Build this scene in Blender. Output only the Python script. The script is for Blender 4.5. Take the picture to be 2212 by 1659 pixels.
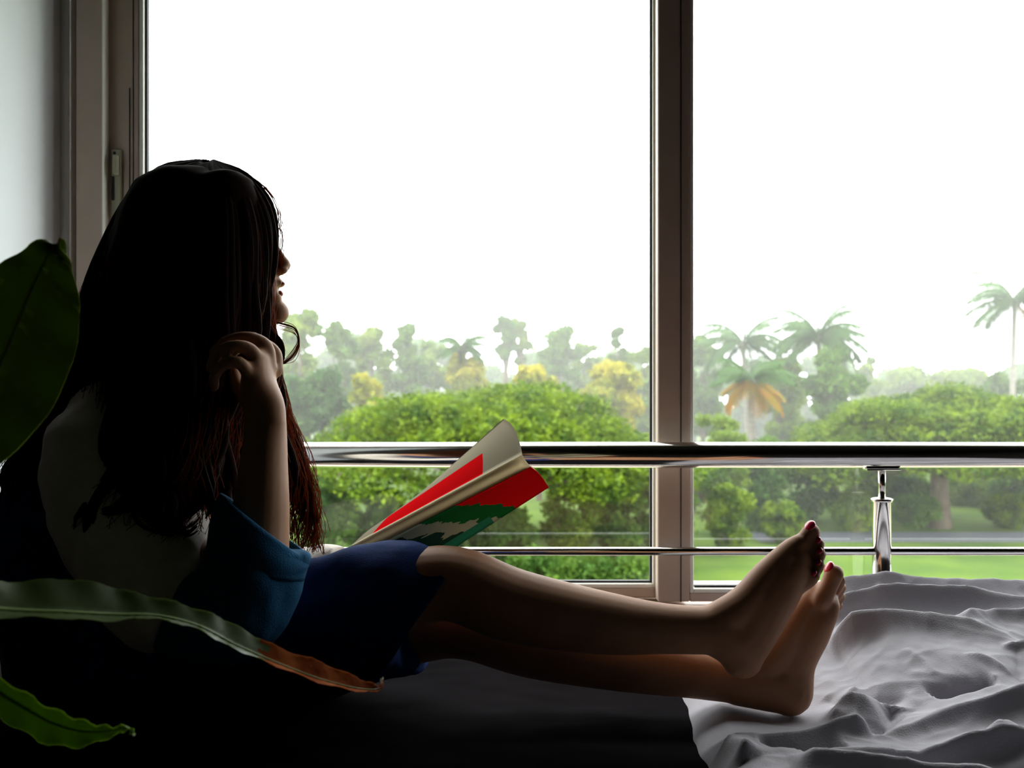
import bpy, math, random
import numpy as np
from mathutils import Vector, Matrix, noise as mnoise

random.seed(7)
rng = np.random.default_rng(7)
C = bpy.context.scene.collection
for o in list(bpy.data.objects):
    bpy.data.objects.remove(o, do_unlink=True)
scene = bpy.context.scene

# ------------------------------------------------------------------ camera, sky, exposure
CAMZ = 1.07
F = 2150.0
cam_data = bpy.data.cameras.new('camera')
cam = bpy.data.objects.new('camera', cam_data)
C.objects.link(cam)
cam.location = (0, 0, CAMZ)
cam.rotation_euler = (math.pi / 2, 0, 0)
cam_data.sensor_width = 36.0
cam_data.lens = F / 2212 * 36.0
cam_data.clip_start = 0.02
cam_data.clip_end = 2000
cam_data.dof.use_dof = True
cam_data.dof.focus_distance = 1.5
cam_data.dof.aperture_fstop = 6.3
scene.camera = cam

world = bpy.data.worlds.new('overcast_sky')
scene.world = world
world.use_nodes = True
wn = world.node_tree
wn.nodes.clear()
w_out = wn.nodes.new('ShaderNodeOutputWorld')
w_bg = wn.nodes.new('ShaderNodeBackground')
w_bg.inputs['Color'].default_value = (0.97, 1.0, 0.985, 1)
w_bg.inputs['Strength'].default_value = 8.0
wn.links.new(w_bg.outputs[0], w_out.inputs['Surface'])

scene.view_settings.view_transform = 'Standard'
scene.view_settings.look = 'None'
scene.view_settings.gamma = 1.0
scene.view_settings.exposure = 0.0
scene.view_settings.use_curve_mapping = False

portal = bpy.data.lights.new('window_portal', 'AREA')
portal.shape = 'RECTANGLE'
portal.size = 3.1
portal.size_y = 1.42
portal.cycles.is_portal = True
po = bpy.data.objects.new('window_portal', portal)
C.objects.link(po)
po.location = (0.66, 2.13, 1.33)
po.rotation_euler = (-math.pi / 2, 0, 0)


# ------------------------------------------------------------------ helpers
def P(px, py, d):
    """point at distance d along +Y seen at pixel (px, py) of the photograph"""
    return Vector(((px - 1106.0) * d / F, d, CAMZ - (py - 829.5) * d / F))


def S(v):
    v = v / 255.0
    return v / 12.92 if v <= 0.04045 else ((v + 0.055) / 1.055) ** 2.4


class MB:
    def __init__(self):
        self.v = []
        self.f = []
        self.m = []
        self.n = 0

    def add(self, verts, faces, mi=0):
        self.v.extend([tuple(p) for p in verts])
        n = self.n
        self.f.extend([tuple(i + n for i in f) for f in faces])
        self.m.extend([mi] * len(faces))
        self.n += len(verts)
        return self

    def box(self, x0, x1, y0, y1, z0, z1, bev=0.0, mi=0):
        if bev <= 0:
            v = [(x, y, z) for z in (z0, z1) for y in (y0, y1) for x in (x0, x1)]
            f = [(0, 2, 3, 1), (4, 5, 7, 6), (0, 1, 5, 4), (2, 6, 7, 3), (0, 4, 6, 2), (1, 3, 7, 5)]
            return self.add(v, f, mi)
        b = bev
        v, f = [], []
        idx = {}
        c = ((x0 + x1) / 2, (y0 + y1) / 2, (z0 + z1) / 2)
        h = ((x1 - x0) / 2, (y1 - y0) / 2, (z1 - z0) / 2)
        b = min(b, min(h) * 0.49)
        for sx in (-1, 1):
            for sy in (-1, 1):
                for sz in (-1, 1):
                    for ax in range(3):
                        p = [c[i] + (sx, sy, sz)[i] * (h[i] - (0 if i == ax else b)) for i in range(3)]
                        idx[(sx, sy, sz, ax)] = len(v)
                        v.append(p)
        for ax in range(3):
            o = [i for i in range(3) if i != ax]
            for s in (-1, 1):
                q = []
                for a, bb in ((-1, -1), (1, -1), (1, 1), (-1, 1)):
                    sg = [0, 0, 0]
                    sg[ax] = s; sg[o[0]] = a; sg[o[1]] = bb
                    q.append(idx[(sg[0], sg[1], sg[2], ax)])
                f.append(tuple(q))
        for ax in range(3):
            o = [i for i in range(3) if i != ax]
            for a in (-1, 1):
                for bb in (-1, 1):
                    q = []
                    for s, k in ((-1, o[0]), (1, o[0]), (1, o[1]), (-1, o[1])):
                        sg = [0, 0, 0]
                        sg[ax] = s; sg[o[0]] = a; sg[o[1]] = bb
                        q.append(idx[(sg[0], sg[1], sg[2], k)])
                    f.append(tuple(q))
        for sx in (-1, 1):
            for sy in (-1, 1):
                for sz in (-1, 1):
                    f.append(tuple(idx[(sx, sy, sz, k)] for k in range(3)))
        return self.add(v, f, mi)

    def sweep(self, pts, rads, n=14, up=(0, 0, 1), sub=5, flat0=False, flat1=False, mi=0, wob=None):
        v, f = sweep(pts, rads, n, up, sub, flat0, flat1, wob)
        return self.add(v, f, mi)

    def ell(self, c, r, ax=None, nu=20, nv=12, mi=0):
        ax = ax or (Vector((1, 0, 0)), Vector((0, 1, 0)), Vector((0, 0, 1)))
        c = Vector(c)
        v = [c + ax[2] * r[2]]
        for i in range(1, nv):
            t = math.pi * i / nv
            for j in range(nu):
                a = 2 * math.pi * j / nu
                v.append(c + ax[0] * (r[0] * math.sin(t) * math.cos(a)) + ax[1] * (r[1] * math.sin(t) * math.sin(a)) + ax[2] * (r[2] * math.cos(t)))
        v.append(c - ax[2] * r[2])
        f = [(0, 1 + j, 1 + (j + 1) % nu) for j in range(nu)]
        for i in range(nv - 2):
            for j in range(nu):
                a = 1 + i * nu + j; b = 1 + i * nu + (j + 1) % nu
                f.append((a, a + nu, b + nu, b))
        L = len(v) - 1
        s = 1 + (nv - 2) * nu
        f += [(L, s + (j + 1) % nu, s + j) for j in range(nu)]
        return self.add(v, f, mi)

    def lathe(self, prof, c, n=32, mi=0):
        v, f = [], []
        for r, z in prof:
            for j in range(n):
                a = 2 * math.pi * j / n
                v.append((c[0] + r * math.cos(a), c[1] + r * math.sin(a), c[2] + z))
        for i in range(len(prof) - 1):
            for j in range(n):
                a = i * n + j; b = i * n + (j + 1) % n
                f.append((a, b, b + n, a + n))
        f.append(tuple(reversed(range(n))))
        f.append(tuple(range((len(prof) - 1) * n, len(prof) * n)))
        return self.add(v, f, mi)

    def mesh(self, name):
        me = bpy.data.meshes.new(name)
        me.from_pydata(self.v, [], self.f)
        me.update()
        if any(self.m):
            me.polygons.foreach_set('material_index', self.m)
        return me

    def build(self, name, mat, parent=None, smooth=True):
        return link(name, self.mesh(name), mat, parent, smooth)


def catmull(vals, sub):
    vals = np.array(vals, float)
    n = len(vals)
    if n == 2:
        t = np.linspace(0, 1, sub + 1)[:, None]
        return vals[0] * (1 - t) + vals[1] * t
    ext = np.vstack([2 * vals[0] - vals[1], vals, 2 * vals[-1] - vals[-2]])
    out = []
    for i in range(1, n):
        p0, p1, p2, p3 = ext[i - 1], ext[i], ext[i + 1], ext[i + 2]
        for k in range(sub):
            t = k / sub
            out.append(0.5 * ((2 * p1) + (-p0 + p2) * t + (2 * p0 - 5 * p1 + 4 * p2 - p3) * t * t + (-p0 + 3 * p1 - 3 * p2 + p3) * t ** 3))
    out.append(vals[-1])
    return np.array(out)


def sweep(pts, rads, n=14, up=(0, 0, 1), sub=5, flat0=False, flat1=False, wob=None):
    pts = [tuple(p) for p in pts]
    rr = [(r, r) if not isinstance(r, (tuple, list)) else tuple(r) for r in rads]
    p = catmull(pts, sub)
    r = np.maximum(catmull(rr, sub), 0.0003)
    m = len(p)
    T = np.gradient(p, axis=0)
    T /= np.linalg.norm(T, axis=1)[:, None] + 1e-12
    upv = np.array(up, float)
    Nn = []
    prev = None
    for i in range(m):
        base = upv if prev is None else prev
        if prev is not None and abs(np.dot(upv, T[i])) < 0.9:
            base = upv
        q = base - T[i] * np.dot(base, T[i])
        l = np.linalg.norm(q)
        if l < 1e-4:
            q = np.array([1.0, 0.13, 0.07]); q -= T[i] * np.dot(q, T[i]); l = np.linalg.norm(q)
        q /= l
        if prev is not None and np.dot(q, prev) < 0:
            q = -q
        Nn.append(q); prev = q
    Nn = np.array(Nn)
    B = np.cross(T, Nn)
    rings = []
    ks = (0.0, 0.5, 0.866)
    if not flat0:
        for k in (0.96, 0.8, 0.45):
            s = math.sqrt(1 - k * k)
            rings.append((p[0] - T[0] * k * r[0].mean(), r[0] * s, B[0], Nn[0]))
    for i in range(m):
        rings.append((p[i], r[i], B[i], Nn[i]))
    if not flat1:
        for k in (0.45, 0.8, 0.96):
            s = math.sqrt(1 - k * k)
            rings.append((p[-1] + T[-1] * k * r[-1].mean(), r[-1] * s, B[-1], Nn[-1]))
    a = np.arange(n) * 2 * math.pi / n
    ca, sa = np.cos(a)[:, None], np.sin(a)[:, None]
    V = []
    L = len(rings)
    for i, (c, rad, b, nn) in enumerate(rings):
        k = 1.0 if wob is None else wob(i / (L - 1), a)[:, None]
        V.append(c + (ca * b * rad[0] + sa * nn * rad[1]) * k)
    V = np.vstack(V)
    f = []
    for i in range(L - 1):
        for j in range(n):
            x = i * n + j; y = i * n + (j + 1) % n
            f.append((x, y, y + n, x + n))
    f.append(tuple(reversed(range(n))))
    f.append(tuple(range((L - 1) * n, L * n)))
    return V.tolist(), f


def world_loc(o):
    v = Vector((0, 0, 0))
    while o is not None:
        v = v + o.location
        o = o.parent
    return v


def link(name, me, mat, parent=None, smooth=True):
    o = bpy.data.objects.new(name, me)
    C.objects.link(o)
    mats = mat if isinstance(mat, (list, tuple)) else [mat]
    if len(me.materials):
        me.materials.clear()
    for m in mats:
        me.materials.append(m)
    if parent is not None:
        o.parent = parent
        off = world_loc(parent)
        me.transform(Matrix.Translation(-off))
    else:
        co = np.empty(len(me.vertices) * 3)
        me.vertices.foreach_get('co', co)
        co = co.reshape(-1, 3)
        b = Vector(((co[:, 0].min() + co[:, 0].max()) / 2, (co[:, 1].min() + co[:, 1].max()) / 2, co[:, 2].min()))
        me.transform(Matrix.Translation(-b))
        o.location = b
    if smooth:
        me.polygons.foreach_set('use_smooth', [True] * len(me.polygons))
    me.update()
    return o


def thing(name, label, cat, loc, group=None):
    o = bpy.data.objects.new(name, None)
    C.objects.link(o)
    o.empty_display_size = 0.1
    o.location = loc
    tag(o, label, cat, group)
    return o


def tag(o, label=None, cat=None, group=None, kind=None):
    if label: o['label'] = label
    if cat: o['category'] = cat
    if group: o['group'] = group
    if kind: o['kind'] = kind
    return o


def struct(o):
    o['kind'] = 'structure'
    return o


def remeshed(mb, name, mat, parent, voxel, smooth=4, disp=None, factor=0.5):
    me = mb.mesh(name + '_tmp')
    o = bpy.data.objects.new(name + '_tmp', me)
    C.objects.link(o)
    m = o.modifiers.new('r', 'REMESH'); m.mode = 'VOXEL'; m.voxel_size = voxel; m.use_smooth_shade = True
    if smooth:
        s = o.modifiers.new('s', 'SMOOTH'); s.iterations = smooth; s.factor = factor
    dg = bpy.context.evaluated_depsgraph_get()
    out = bpy.data.meshes.new_from_object(o.evaluated_get(dg))
    bpy.data.objects.remove(o, do_unlink=True)
    bpy.data.meshes.remove(me)
    out.name = name
    if disp:
        n = len(out.vertices)
        co = np.empty(n * 3); out.vertices.foreach_get('co', co); co = co.reshape(-1, 3)
        no = np.empty(n * 3); out.vertices.foreach_get('normal', no); no = no.reshape(-1, 3)
        co = co + no * disp(co)[:, None]
        out.vertices.foreach_set('co', co.ravel())
        out.update()
    return link(name, out, mat, parent)


def np_mesh(name, V, Fq, k=4):
    """V (n,3), Fq (m,k) -> mesh"""
    me = bpy.data.meshes.new(name)
    V = np.asarray(V, np.float32); Fq = np.asarray(Fq, np.int32)
    me.vertices.add(len(V)); me.vertices.foreach_set('co', V.ravel())
    me.loops.add(Fq.size); me.loops.foreach_set('vertex_index', Fq.ravel())
    me.polygons.add(len(Fq))
    me.polygons.foreach_set('loop_start', np.arange(0, Fq.size, k, dtype=np.int32))
    me.polygons.foreach_set('loop_total', np.full(len(Fq), k, np.int32))
    me.update(calc_edges=True)
    return me


# ------------------------------------------------------------------ materials
def mat(name, col, rough=0.6, metal=0.0, var=0.0, scale=8.0, col2=None, bump=0.0, bscale=60.0,
        spec=0.5, trans=0.0, sheen=0.0, sss=0.0, tcol=None, stretch=None, coords='Object'):
    m = bpy.data.materials.new(name)
    m.use_nodes = True
    nt = m.node_tree
    b = nt.nodes['Principled BSDF']
    out = nt.nodes['Material Output']
    b.inputs['Base Color'].default_value = (*col, 1)
    b.inputs['Roughness'].default_value = rough
    b.inputs['Metallic'].default_value = metal
    b.inputs['Specular IOR Level'].default_value = spec
    if sheen:
        b.inputs['Sheen Weight'].default_value = sheen
    if sss:
        b.inputs['Subsurface Weight'].default_value = sss
        b.inputs['Subsurface Radius'].default_value = (0.012, 0.004, 0.002)
    tc = nt.nodes.new('ShaderNodeTexCoord')
    mp = nt.nodes.new('ShaderNodeMapping')
    if stretch:
        mp.inputs['Scale'].default_value = stretch
    nt.links.new(tc.outputs[coords], mp.inputs[0])
    colsock = None
    if col2 is not None or var:
        n = nt.nodes.new('ShaderNodeTexNoise')
        n.inputs['Scale'].default_value = scale
        n.inputs['Detail'].default_value = 4
        nt.links.new(mp.outputs[0], n.inputs['Vector'])
        r = nt.nodes.new('ShaderNodeValToRGB')
        r.color_ramp.elements[0].position = 0.36
        r.color_ramp.elements[1].position = 0.64
        c2 = col2 if col2 is not None else tuple(c * (1 - var) for c in col)
        r.color_ramp.elements[0].color = (*c2, 1)
        r.color_ramp.elements[1].color = (*col, 1)
        nt.links.new(n.outputs['Fac'], r.inputs[0])
        nt.links.new(r.outputs[0], b.inputs['Base Color'])
        colsock = r.outputs[0]
    if bump:
        n2 = nt.nodes.new('ShaderNodeTexNoise')
        n2.inputs['Scale'].default_value = bscale
        n2.inputs['Detail'].default_value = 3
        nt.links.new(mp.outputs[0], n2.inputs['Vector'])
        bp = nt.nodes.new('ShaderNodeBump')
        bp.inputs['Strength'].default_value = bump
        bp.inputs['Distance'].default_value = 0.002
        nt.links.new(n2.outputs['Fac'], bp.inputs['Height'])
        nt.links.new(bp.outputs[0], b.inputs['Normal'])
    if trans:
        t = nt.nodes.new('ShaderNodeBsdfTranslucent')
        if tcol is not None:
            t.inputs[0].default_value = (*tcol, 1)
        elif colsock is not None:
            nt.links.new(colsock, t.inputs[0])
        else:
            t.inputs[0].default_value = (*col, 1)
        mx = nt.nodes.new('ShaderNodeMixShader')
        mx.inputs[0].default_value = trans
        nt.links.new(b.outputs[0], mx.inputs[1])
        nt.links.new(t.outputs[0], mx.inputs[2])
        nt.links.new(mx.outputs[0], out.inputs['Surface'])
    return m


def glass_mat():
    m = bpy.data.materials.new('window_glass')
    m.use_nodes = True
    nt = m.node_tree
    nt.nodes.clear()
    out = nt.nodes.new('ShaderNodeOutputMaterial')
    tr = nt.nodes.new('ShaderNodeBsdfTransparent'); tr.inputs[0].default_value = (0.97, 0.985, 0.975, 1)
    gl = nt.nodes.new('ShaderNodeBsdfGlossy'); gl.inputs['Roughness'].default_value = 0.0
    fr = nt.nodes.new('ShaderNodeFresnel'); fr.inputs[0].default_value = 1.5
    mx = nt.nodes.new('ShaderNodeMixShader')
    nt.links.new(fr.outputs[0], mx.inputs[0])
    nt.links.new(tr.outputs[0], mx.inputs[1])
    nt.links.new(gl.outputs[0], mx.inputs[2])
    nt.links.new(mx.outputs[0], out.inputs['Surface'])
    return m


M = {}
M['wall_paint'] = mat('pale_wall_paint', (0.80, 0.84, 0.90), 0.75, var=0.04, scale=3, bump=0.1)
M['dark_wall'] = mat('low_bounce_wall', (0.018, 0.015, 0.013), 0.85, var=0.1, scale=3)
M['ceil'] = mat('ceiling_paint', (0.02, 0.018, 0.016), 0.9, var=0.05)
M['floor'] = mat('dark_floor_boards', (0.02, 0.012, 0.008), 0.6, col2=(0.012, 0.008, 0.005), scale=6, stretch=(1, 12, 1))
M['alu'] = mat('window_frame_paint', (0.50, 0.385, 0.31), 0.45, var=0.06, scale=20, bump=0.05)
M['alu_light'] = mat('glazing_bead', (0.80, 0.78, 0.72), 0.4, var=0.04, scale=20)
M['gasket'] = mat('black_rubber', (0.006, 0.007, 0.008), 0.7, var=0.2)
M['lock'] = mat('latch_plastic', (0.40, 0.38, 0.27), 0.4, var=0.05)
M['steel'] = mat('polished_steel', (0.62, 0.60, 0.58), 0.13, metal=1.0, var=0.05, scale=30)
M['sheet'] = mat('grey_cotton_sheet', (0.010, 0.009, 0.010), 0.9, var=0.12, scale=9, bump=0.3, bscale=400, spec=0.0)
M['duvet'] = mat('grey_cotton_duvet', (0.38, 0.365, 0.40), 0.85, var=0.10, scale=9, bump=0.35, bscale=420, spec=0.04)
M['base'] = mat('bed_base_wood', (0.07, 0.04, 0.025), 0.6, var=0.3, scale=5, stretch=(1, 10, 10))
M['skin'] = mat('skin', (0.35, 0.175, 0.092), 0.55, spec=0.25, col2=(0.30, 0.14, 0.07), scale=14, bump=0.08, bscale=200)
M['lips'] = mat('lips', (0.45, 0.12, 0.10), 0.4, var=0.1)
M['nail'] = mat('red_nail_polish', (0.55, 0.01, 0.05), 0.2, var=0.05, spec=0.6)
M['eye'] = mat('eye_white', (0.75, 0.72, 0.7), 0.2, var=0.02)
M['iris'] = mat('dark_brown_iris', (0.03, 0.015, 0.01), 0.2, var=0.1)
M['hair'] = mat('dark_brown_hair', (0.010, 0.005, 0.004), 0.8, col2=(0.016, 0.007, 0.004), scale=40, spec=0.02, stretch=(6, 6, 0.6))
M['strand'] = mat('brown_hair_strands', (0.02, 0.008, 0.004), 0.7, col2=(0.035, 0.012, 0.004), scale=20, spec=0.05, trans=0.4, tcol=(0.60, 0.19, 0.03))
M['navy'] = mat('navy_denim', (0.010, 0.030, 0.12), 0.9, col2=(0.006, 0.02, 0.08), scale=30, bump=0.4, bscale=500, spec=0.08)
M['teal'] = mat('teal_blue_denim', (0.014, 0.085, 0.18), 0.9, col2=(0.010, 0.06, 0.13), scale=25, bump=0.4, bscale=500, spec=0.08)
M['white_cloth'] = mat('off_white_cotton', (0.66, 0.60, 0.54), 0.9, var=0.07, scale=12, bump=0.3, bscale=400)
M['page'] = mat('book_pages', (0.66, 0.60, 0.46), 0.8, var=0.08, scale=3, stretch=(1, 1, 220), trans=0.45, spec=0.1)
M['cover_cream'] = mat('cream_paper_edge', (0.85, 0.76, 0.58), 0.8, var=0.04, trans=0.6, spec=0.1)
M['cover_red'] = mat('red_cover_print', (0.62, 0.012, 0.012), 0.45, var=0.1, scale=30)
M['leaf'] = mat('plant_leaf', (0.065, 0.10, 0.015), 0.42, col2=(0.045, 0.075, 0.012), scale=9, trans=0.35, tcol=(0.17, 0.24, 0.03), bump=0.2, bscale=60)
M['leaf_bright'] = mat('young_plant_leaf', (0.16, 0.30, 0.015), 0.42, col2=(0.11, 0.22, 0.012), scale=12, trans=0.4, tcol=(0.25, 0.42, 0.02), bump=0.2, bscale=60)
M['leaf_dry'] = mat('dry_brown_leaf', (0.30, 0.085, 0.02), 0.9, spec=0.05, col2=(0.16, 0.035, 0.008), scale=30, trans=0.3, tcol=(0.5, 0.14, 0.03), bump=0.6, bscale=90)
M['leaf_tip'] = mat('withered_leaf_tip', (0.62, 0.55, 0.42), 0.7, var=0.2, scale=40)
M['rib'] = mat('leaf_midrib', (0.16, 0.24, 0.05), 0.5, var=0.1)
M['terracotta'] = mat('terracotta', (0.30, 0.10, 0.05), 0.8, var=0.2, scale=10, bump=0.2)
M['soil'] = mat('potting_soil', (0.03, 0.02, 0.013), 0.95, var=0.4, scale=60, bump=1.0, bscale=120)
M['grass'] = mat('lawn', (0.065, 0.105, 0.014), 0.9, spec=0.05, col2=(0.04, 0.075, 0.012), scale=0.5, bump=1.0, bscale=8)
M['asphalt'] = mat('road_asphalt', (0.06, 0.065, 0.08), 0.8, var=0.15, scale=1.0)
M['bark'] = mat('tree_bark', (0.10, 0.075, 0.05), 0.9, col2=(0.06, 0.045, 0.03), scale=3, bump=0.6, bscale=12)
M['palm_bark'] = mat('palm_bark', (0.20, 0.18, 0.15), 0.9, var=0.3, scale=2, stretch=(1, 1, 6))
M['render_white'] = mat('white_house_render', (0.75, 0.75, 0.72), 0.8, var=0.05)
M['roof_tile'] = mat('ochre_roof', (0.62, 0.42, 0.06), 0.8, var=0.2, scale=4)
M['dark_pane'] = mat('dark_house_window', (0.03, 0.04, 0.05), 0.2, var=0.1)
M['glass'] = glass_mat()


def foliage(name, c1, c2, sc=0.6):
    return mat(name, c1, 0.7, col2=c2, scale=sc, trans=0.35, spec=0.15)


LM = {
    'bright': foliage('bright_green_leaves', (0.125, 0.185, 0.006), (0.028, 0.065, 0.006), 1.3),
    'mid': foliage('mid_green_leaves', (0.085, 0.155, 0.018), (0.035, 0.085, 0.014), 0.6),
    'pale': foliage('pale_green_leaves', (0.15, 0.21, 0.02), (0.06, 0.12, 0.015), 0.5),
    'yellow': foliage('yellow_green_leaves', (0.32, 0.27, 0.012), (0.12, 0.16, 0.012), 0.5),
    'dark': foliage('dark_green_leaves', (0.045, 0.10, 0.02), (0.02, 0.055, 0.012), 0.6),
    'palm': foliage('palm_green', (0.06, 0.12, 0.03), (0.04, 0.085, 0.025), 0.8),
    'orange': foliage('dry_orange_fronds', (0.36, 0.16, 0.012), (0.22, 0.18, 0.012), 1.2),
}

# ================================================================== the room
XL, XR, YB, YW, ZC = -0.912, 2.35, -1.9, 2.10, 2.75
SILL = 0.640
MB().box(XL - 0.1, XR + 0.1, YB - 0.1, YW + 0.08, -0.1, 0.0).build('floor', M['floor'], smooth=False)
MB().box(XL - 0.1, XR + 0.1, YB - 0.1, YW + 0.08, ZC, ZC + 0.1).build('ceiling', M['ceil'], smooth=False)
MB().box(XL - 0.1, XL, YB - 0.1, YW + 0.08, 0, ZC).build('wall_left', M['dark_wall'], smooth=False)  # pale wall blackened out of view to cut bounce light in the room
MB().box(XL, XL + 0.004, 1.66, YW, SILL - 0.03, ZC).build('added_pale_panel', M['wall_paint'], smooth=False)  # added pale panel standing in for the window-lit stretch of the left wall
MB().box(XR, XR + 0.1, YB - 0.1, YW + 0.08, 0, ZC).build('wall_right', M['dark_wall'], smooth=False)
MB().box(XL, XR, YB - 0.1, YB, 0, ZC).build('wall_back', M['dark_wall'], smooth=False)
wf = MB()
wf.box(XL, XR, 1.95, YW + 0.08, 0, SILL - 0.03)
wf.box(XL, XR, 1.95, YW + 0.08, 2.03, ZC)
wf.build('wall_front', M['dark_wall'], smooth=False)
MB().box(XL, XR, 1.925, YW + 0.10, SILL - 0.03, SILL - 0.004, 0.004).build('trim_1', M['alu'], smooth=False)
for n_ in ('floor', 'ceiling', 'wall_left', 'wall_right', 'wall_back', 'wall_front', 'trim_1', 'added_pale_panel'):
    struct(bpy.data.objects[n_])


def X(px, d):
    return (px - 1106.0) * d / F


def Z(py, d):
    return CAMZ - (py - 829.5) * d / F


# ---- window: outer frame, two sliding sashes
win = bpy.data.objects.new('window_1', None)
C.objects.link(win)
win.location = (0.7, 2.0, SILL - 0.004)
struct(win)
ZT = 2.02
WX1 = XR - 0.02
# corner post between wall and frame
MB().box(XL, X(149, 2.0), 2.0, 2.10, SILL, ZT, 0.003).build('corner_strip', M['alu_light'], win, False)
MB().box(X(149, 2.0), X(166, 2.0), 2.035, 2.10, SILL, ZT).build('corner_gasket', M['gasket'], win, False)
fr = MB()
fr.box(X(164, 1.96), X(222, 1.96), 1.96, 2.06, SILL, ZT, 0.002)
fr.box(WX1 - 0.05, WX1, 1.94, 2.06, SILL, ZT, 0.002)
fr.box(X(164, 1.96), WX1, 1.94, 2.06, ZT - 0.05, ZT, 0.002)
fr.box(X(222, 1.96), WX1, 2.022, 2.06, SILL - 0.004, SILL + 0.012, 0.001)
fr.build('outer_frame', M['alu'], win, False)
MB().box(X(222, 1.958) - 0.0012, X(222, 1.958) + 0.001, 1.956, 2.0, SILL, ZT).build('frame_lip', M['alu_light'], win, False)


def sash(x0, x1, y0, y1, zb, zt, sl, sr, rb, gy, bead=0.008, gask=0.004, gask_sides='lrb'):
    s = bpy.data.objects.new('sash', None)
    C.objects.link(s)
    s.parent = win
    s.location = Vector(((x0 + x1) / 2, (y0 + y1) / 2, zb)) - world_loc(win)
    f = MB()
    f.box(x0, x0 + sl, y0, y1, zb, zt, 0.002)
    f.box(x1 - sr, x1, y0, y1, zb, zt, 0.002)
    f.box(x0 + sl, x1 - sr, y0, y1, zb, zb + rb, 0.002)
    f.box(x0 + sl, x1 - sr, y0, y1, zt - rb, zt, 0.002)
    f.build('sash_frame', M['alu'], s, False)
    a, b, c, d = x0 + sl, x1 - sr, zb + rb, zt - rb
    bd = MB()
    bd.box(a, a + bead, y0 + 0.001, y1 - 0.001, c, d, 0.0015)
    bd.box(b - bead, b, y0 + 0.001, y1 - 0.001, c, d, 0.0015)
    bd.box(a + bead, b - bead, y0 + 0.001, y1 - 0.001, c, c + bead, 0.0015)
    bd.box(a + bead, b - bead, y0 + 0.001, y1 - 0.001, d - bead, d, 0.0015)
    bd.build('glazing_bead', M['alu_light'], s, False)
    g = MB()
    a2, b2, c2, d2 = a + bead, b - bead, c + bead, d - bead
    if 'l' in gask_sides: g.box(a2, a2 + gask, gy - 0.006, gy + 0.006, c2, d2)
    if 'r' in gask_sides: g.box(b2 - gask, b2, gy - 0.006, gy + 0.006, c2, d2)
    g.box(a2 + gask, b2 - gask, gy - 0.006, gy + 0.006, c2, c2 + gask)
    g.box(a2 + gask, b2 - gask, gy - 0.006, gy + 0.006, d2 - gask, d2)
    g.build('gasket', M['gasket'], s, False)
    me = bpy.data.meshes.new('glass_pane')
    me.from_pydata([(a, gy, c), (b, gy, c), (b, gy, d), (a, gy, d)], [], [(0, 1, 2, 3)])
    gp = link('glass_pane', me, M['glass'], s, False)
    return s


# left sash sits in the outer track, right sash in the inner one
xl0 = X(222, 1.975)
left_sash = sash(xl0, X(1480, 1.985), 1.985, 2.018, Z(1291, 1.985), ZT - 0.03,
                 X(300, 1.985) - xl0, X(1480, 1.985) - X(1419, 1.985), Z(1270, 1.985) - Z(1291, 1.985), 2.003)
zr = Z(1300, 1.945)
right_sash = sash(X(1421, 1.945), WX1 - 0.045, 1.945, 1.978, zr, ZT - 0.03,
                  X(1490, 1.945) - X(1421, 1.945), 0.06, Z(1281, 1.945) - zr, 1.965, gask_sides='rb')
# groove lines on the meeting stile
g = MB()
g.box(X(1470, 1.944), X(1472, 1.944), 1.9435, 1.9455, zr, ZT - 0.03)
g.build('stile_groove', M['gasket'], win, False)
g = MB()
g.box(X(279, 1.984) , X(280.5, 1.984), 1.9835, 1.9855, Z(1291, 1.985), Z(190, 1.985))
g.box(X(287, 1.984) , X(288, 1.984), 1.9835, 1.9855, Z(1291, 1.985), ZT - 0.03)
g.build('stile_groove', M['gasket'], win, False)
# latch
lt = MB()
lt.box(X(240, 1.98), X(262, 1.98), 1.978, 1.986, Z(470, 1.98), Z(322, 1.98), 0.004)
la = lt.build('latch', M['lock'], win, False)
tag(la, 'cream window latch plate')
MB().box(X(245, 1.975), X(257, 1.975), 1.968, 1.978, Z(378, 1.975), Z(335, 1.975), 0.004).build('latch_grip', M['lock'], la, False)
MB().box(X(241, 1.977), X(246, 1.977), 1.975, 1.9785, Z(432, 1.975), Z(380, 1.975), 0.001).build('latch_slot', M['gasket'], la, False)
MB().ell((X(247, 1.977), 1.9775, Z(330, 1.977)), (0.0028, 0.0015, 0.0028)).build('screw', M['gasket'], la)

# ================================================================== steel railing
YR = 1.895
rail = thing('handrail', 'polished stainless steel safety railing with two horizontal bars across the window', 'railing', (0.70, YR, SILL - 0.004))


def tube_x(x0, x1, y, z, r, n=32):
    return MB().sweep([(x0, y, z), ((x0 + x1) / 2, y, z), (x1, y, z)], [r, r, r], n=n, sub=1, flat0=True, flat1=True)


zt_ = Z(983, YR); zl_ = Z(1191, YR)
tube_x(XL, XR, YR, zt_, 0.0245).build('top_rail', M['steel'], rail)
tube_x(XL, XR, YR, zl_, 0.0078).build('lower_rail', M['steel'], rail)
for xp in (X(1905, YR), -0.52, 1.93):
    pb = MB()
    zc = Z(1079, YR)
    r = 0.0172
    pb.lathe([(r * 1.6, 0), (r * 1.6, 0.004), (r, 0.006), (r, zc - SILL), (r * 1.16, zc - SILL + 0.0005), (r * 1.16, zc - SILL + 0.0055), (r * 0.9, zc - SILL + 0.007)], (xp, YR, SILL - 0.004))
    pst = pb.build('post', M['steel'], rail)
    MB().lathe([(0.0068, 0), (0.0068, zt_ - 0.0245 - zc)], (xp, YR, zc), 20).build('neck', M['steel'], pst)
    sd = MB().box(xp - 0.0325, xp + 0.0325, YR - 0.012, YR + 0.012, zt_ - 0.0285, zt_ - 0.0245, 0.001)
    sd.build('saddle_plate', M['steel'], pst, False)

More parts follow.
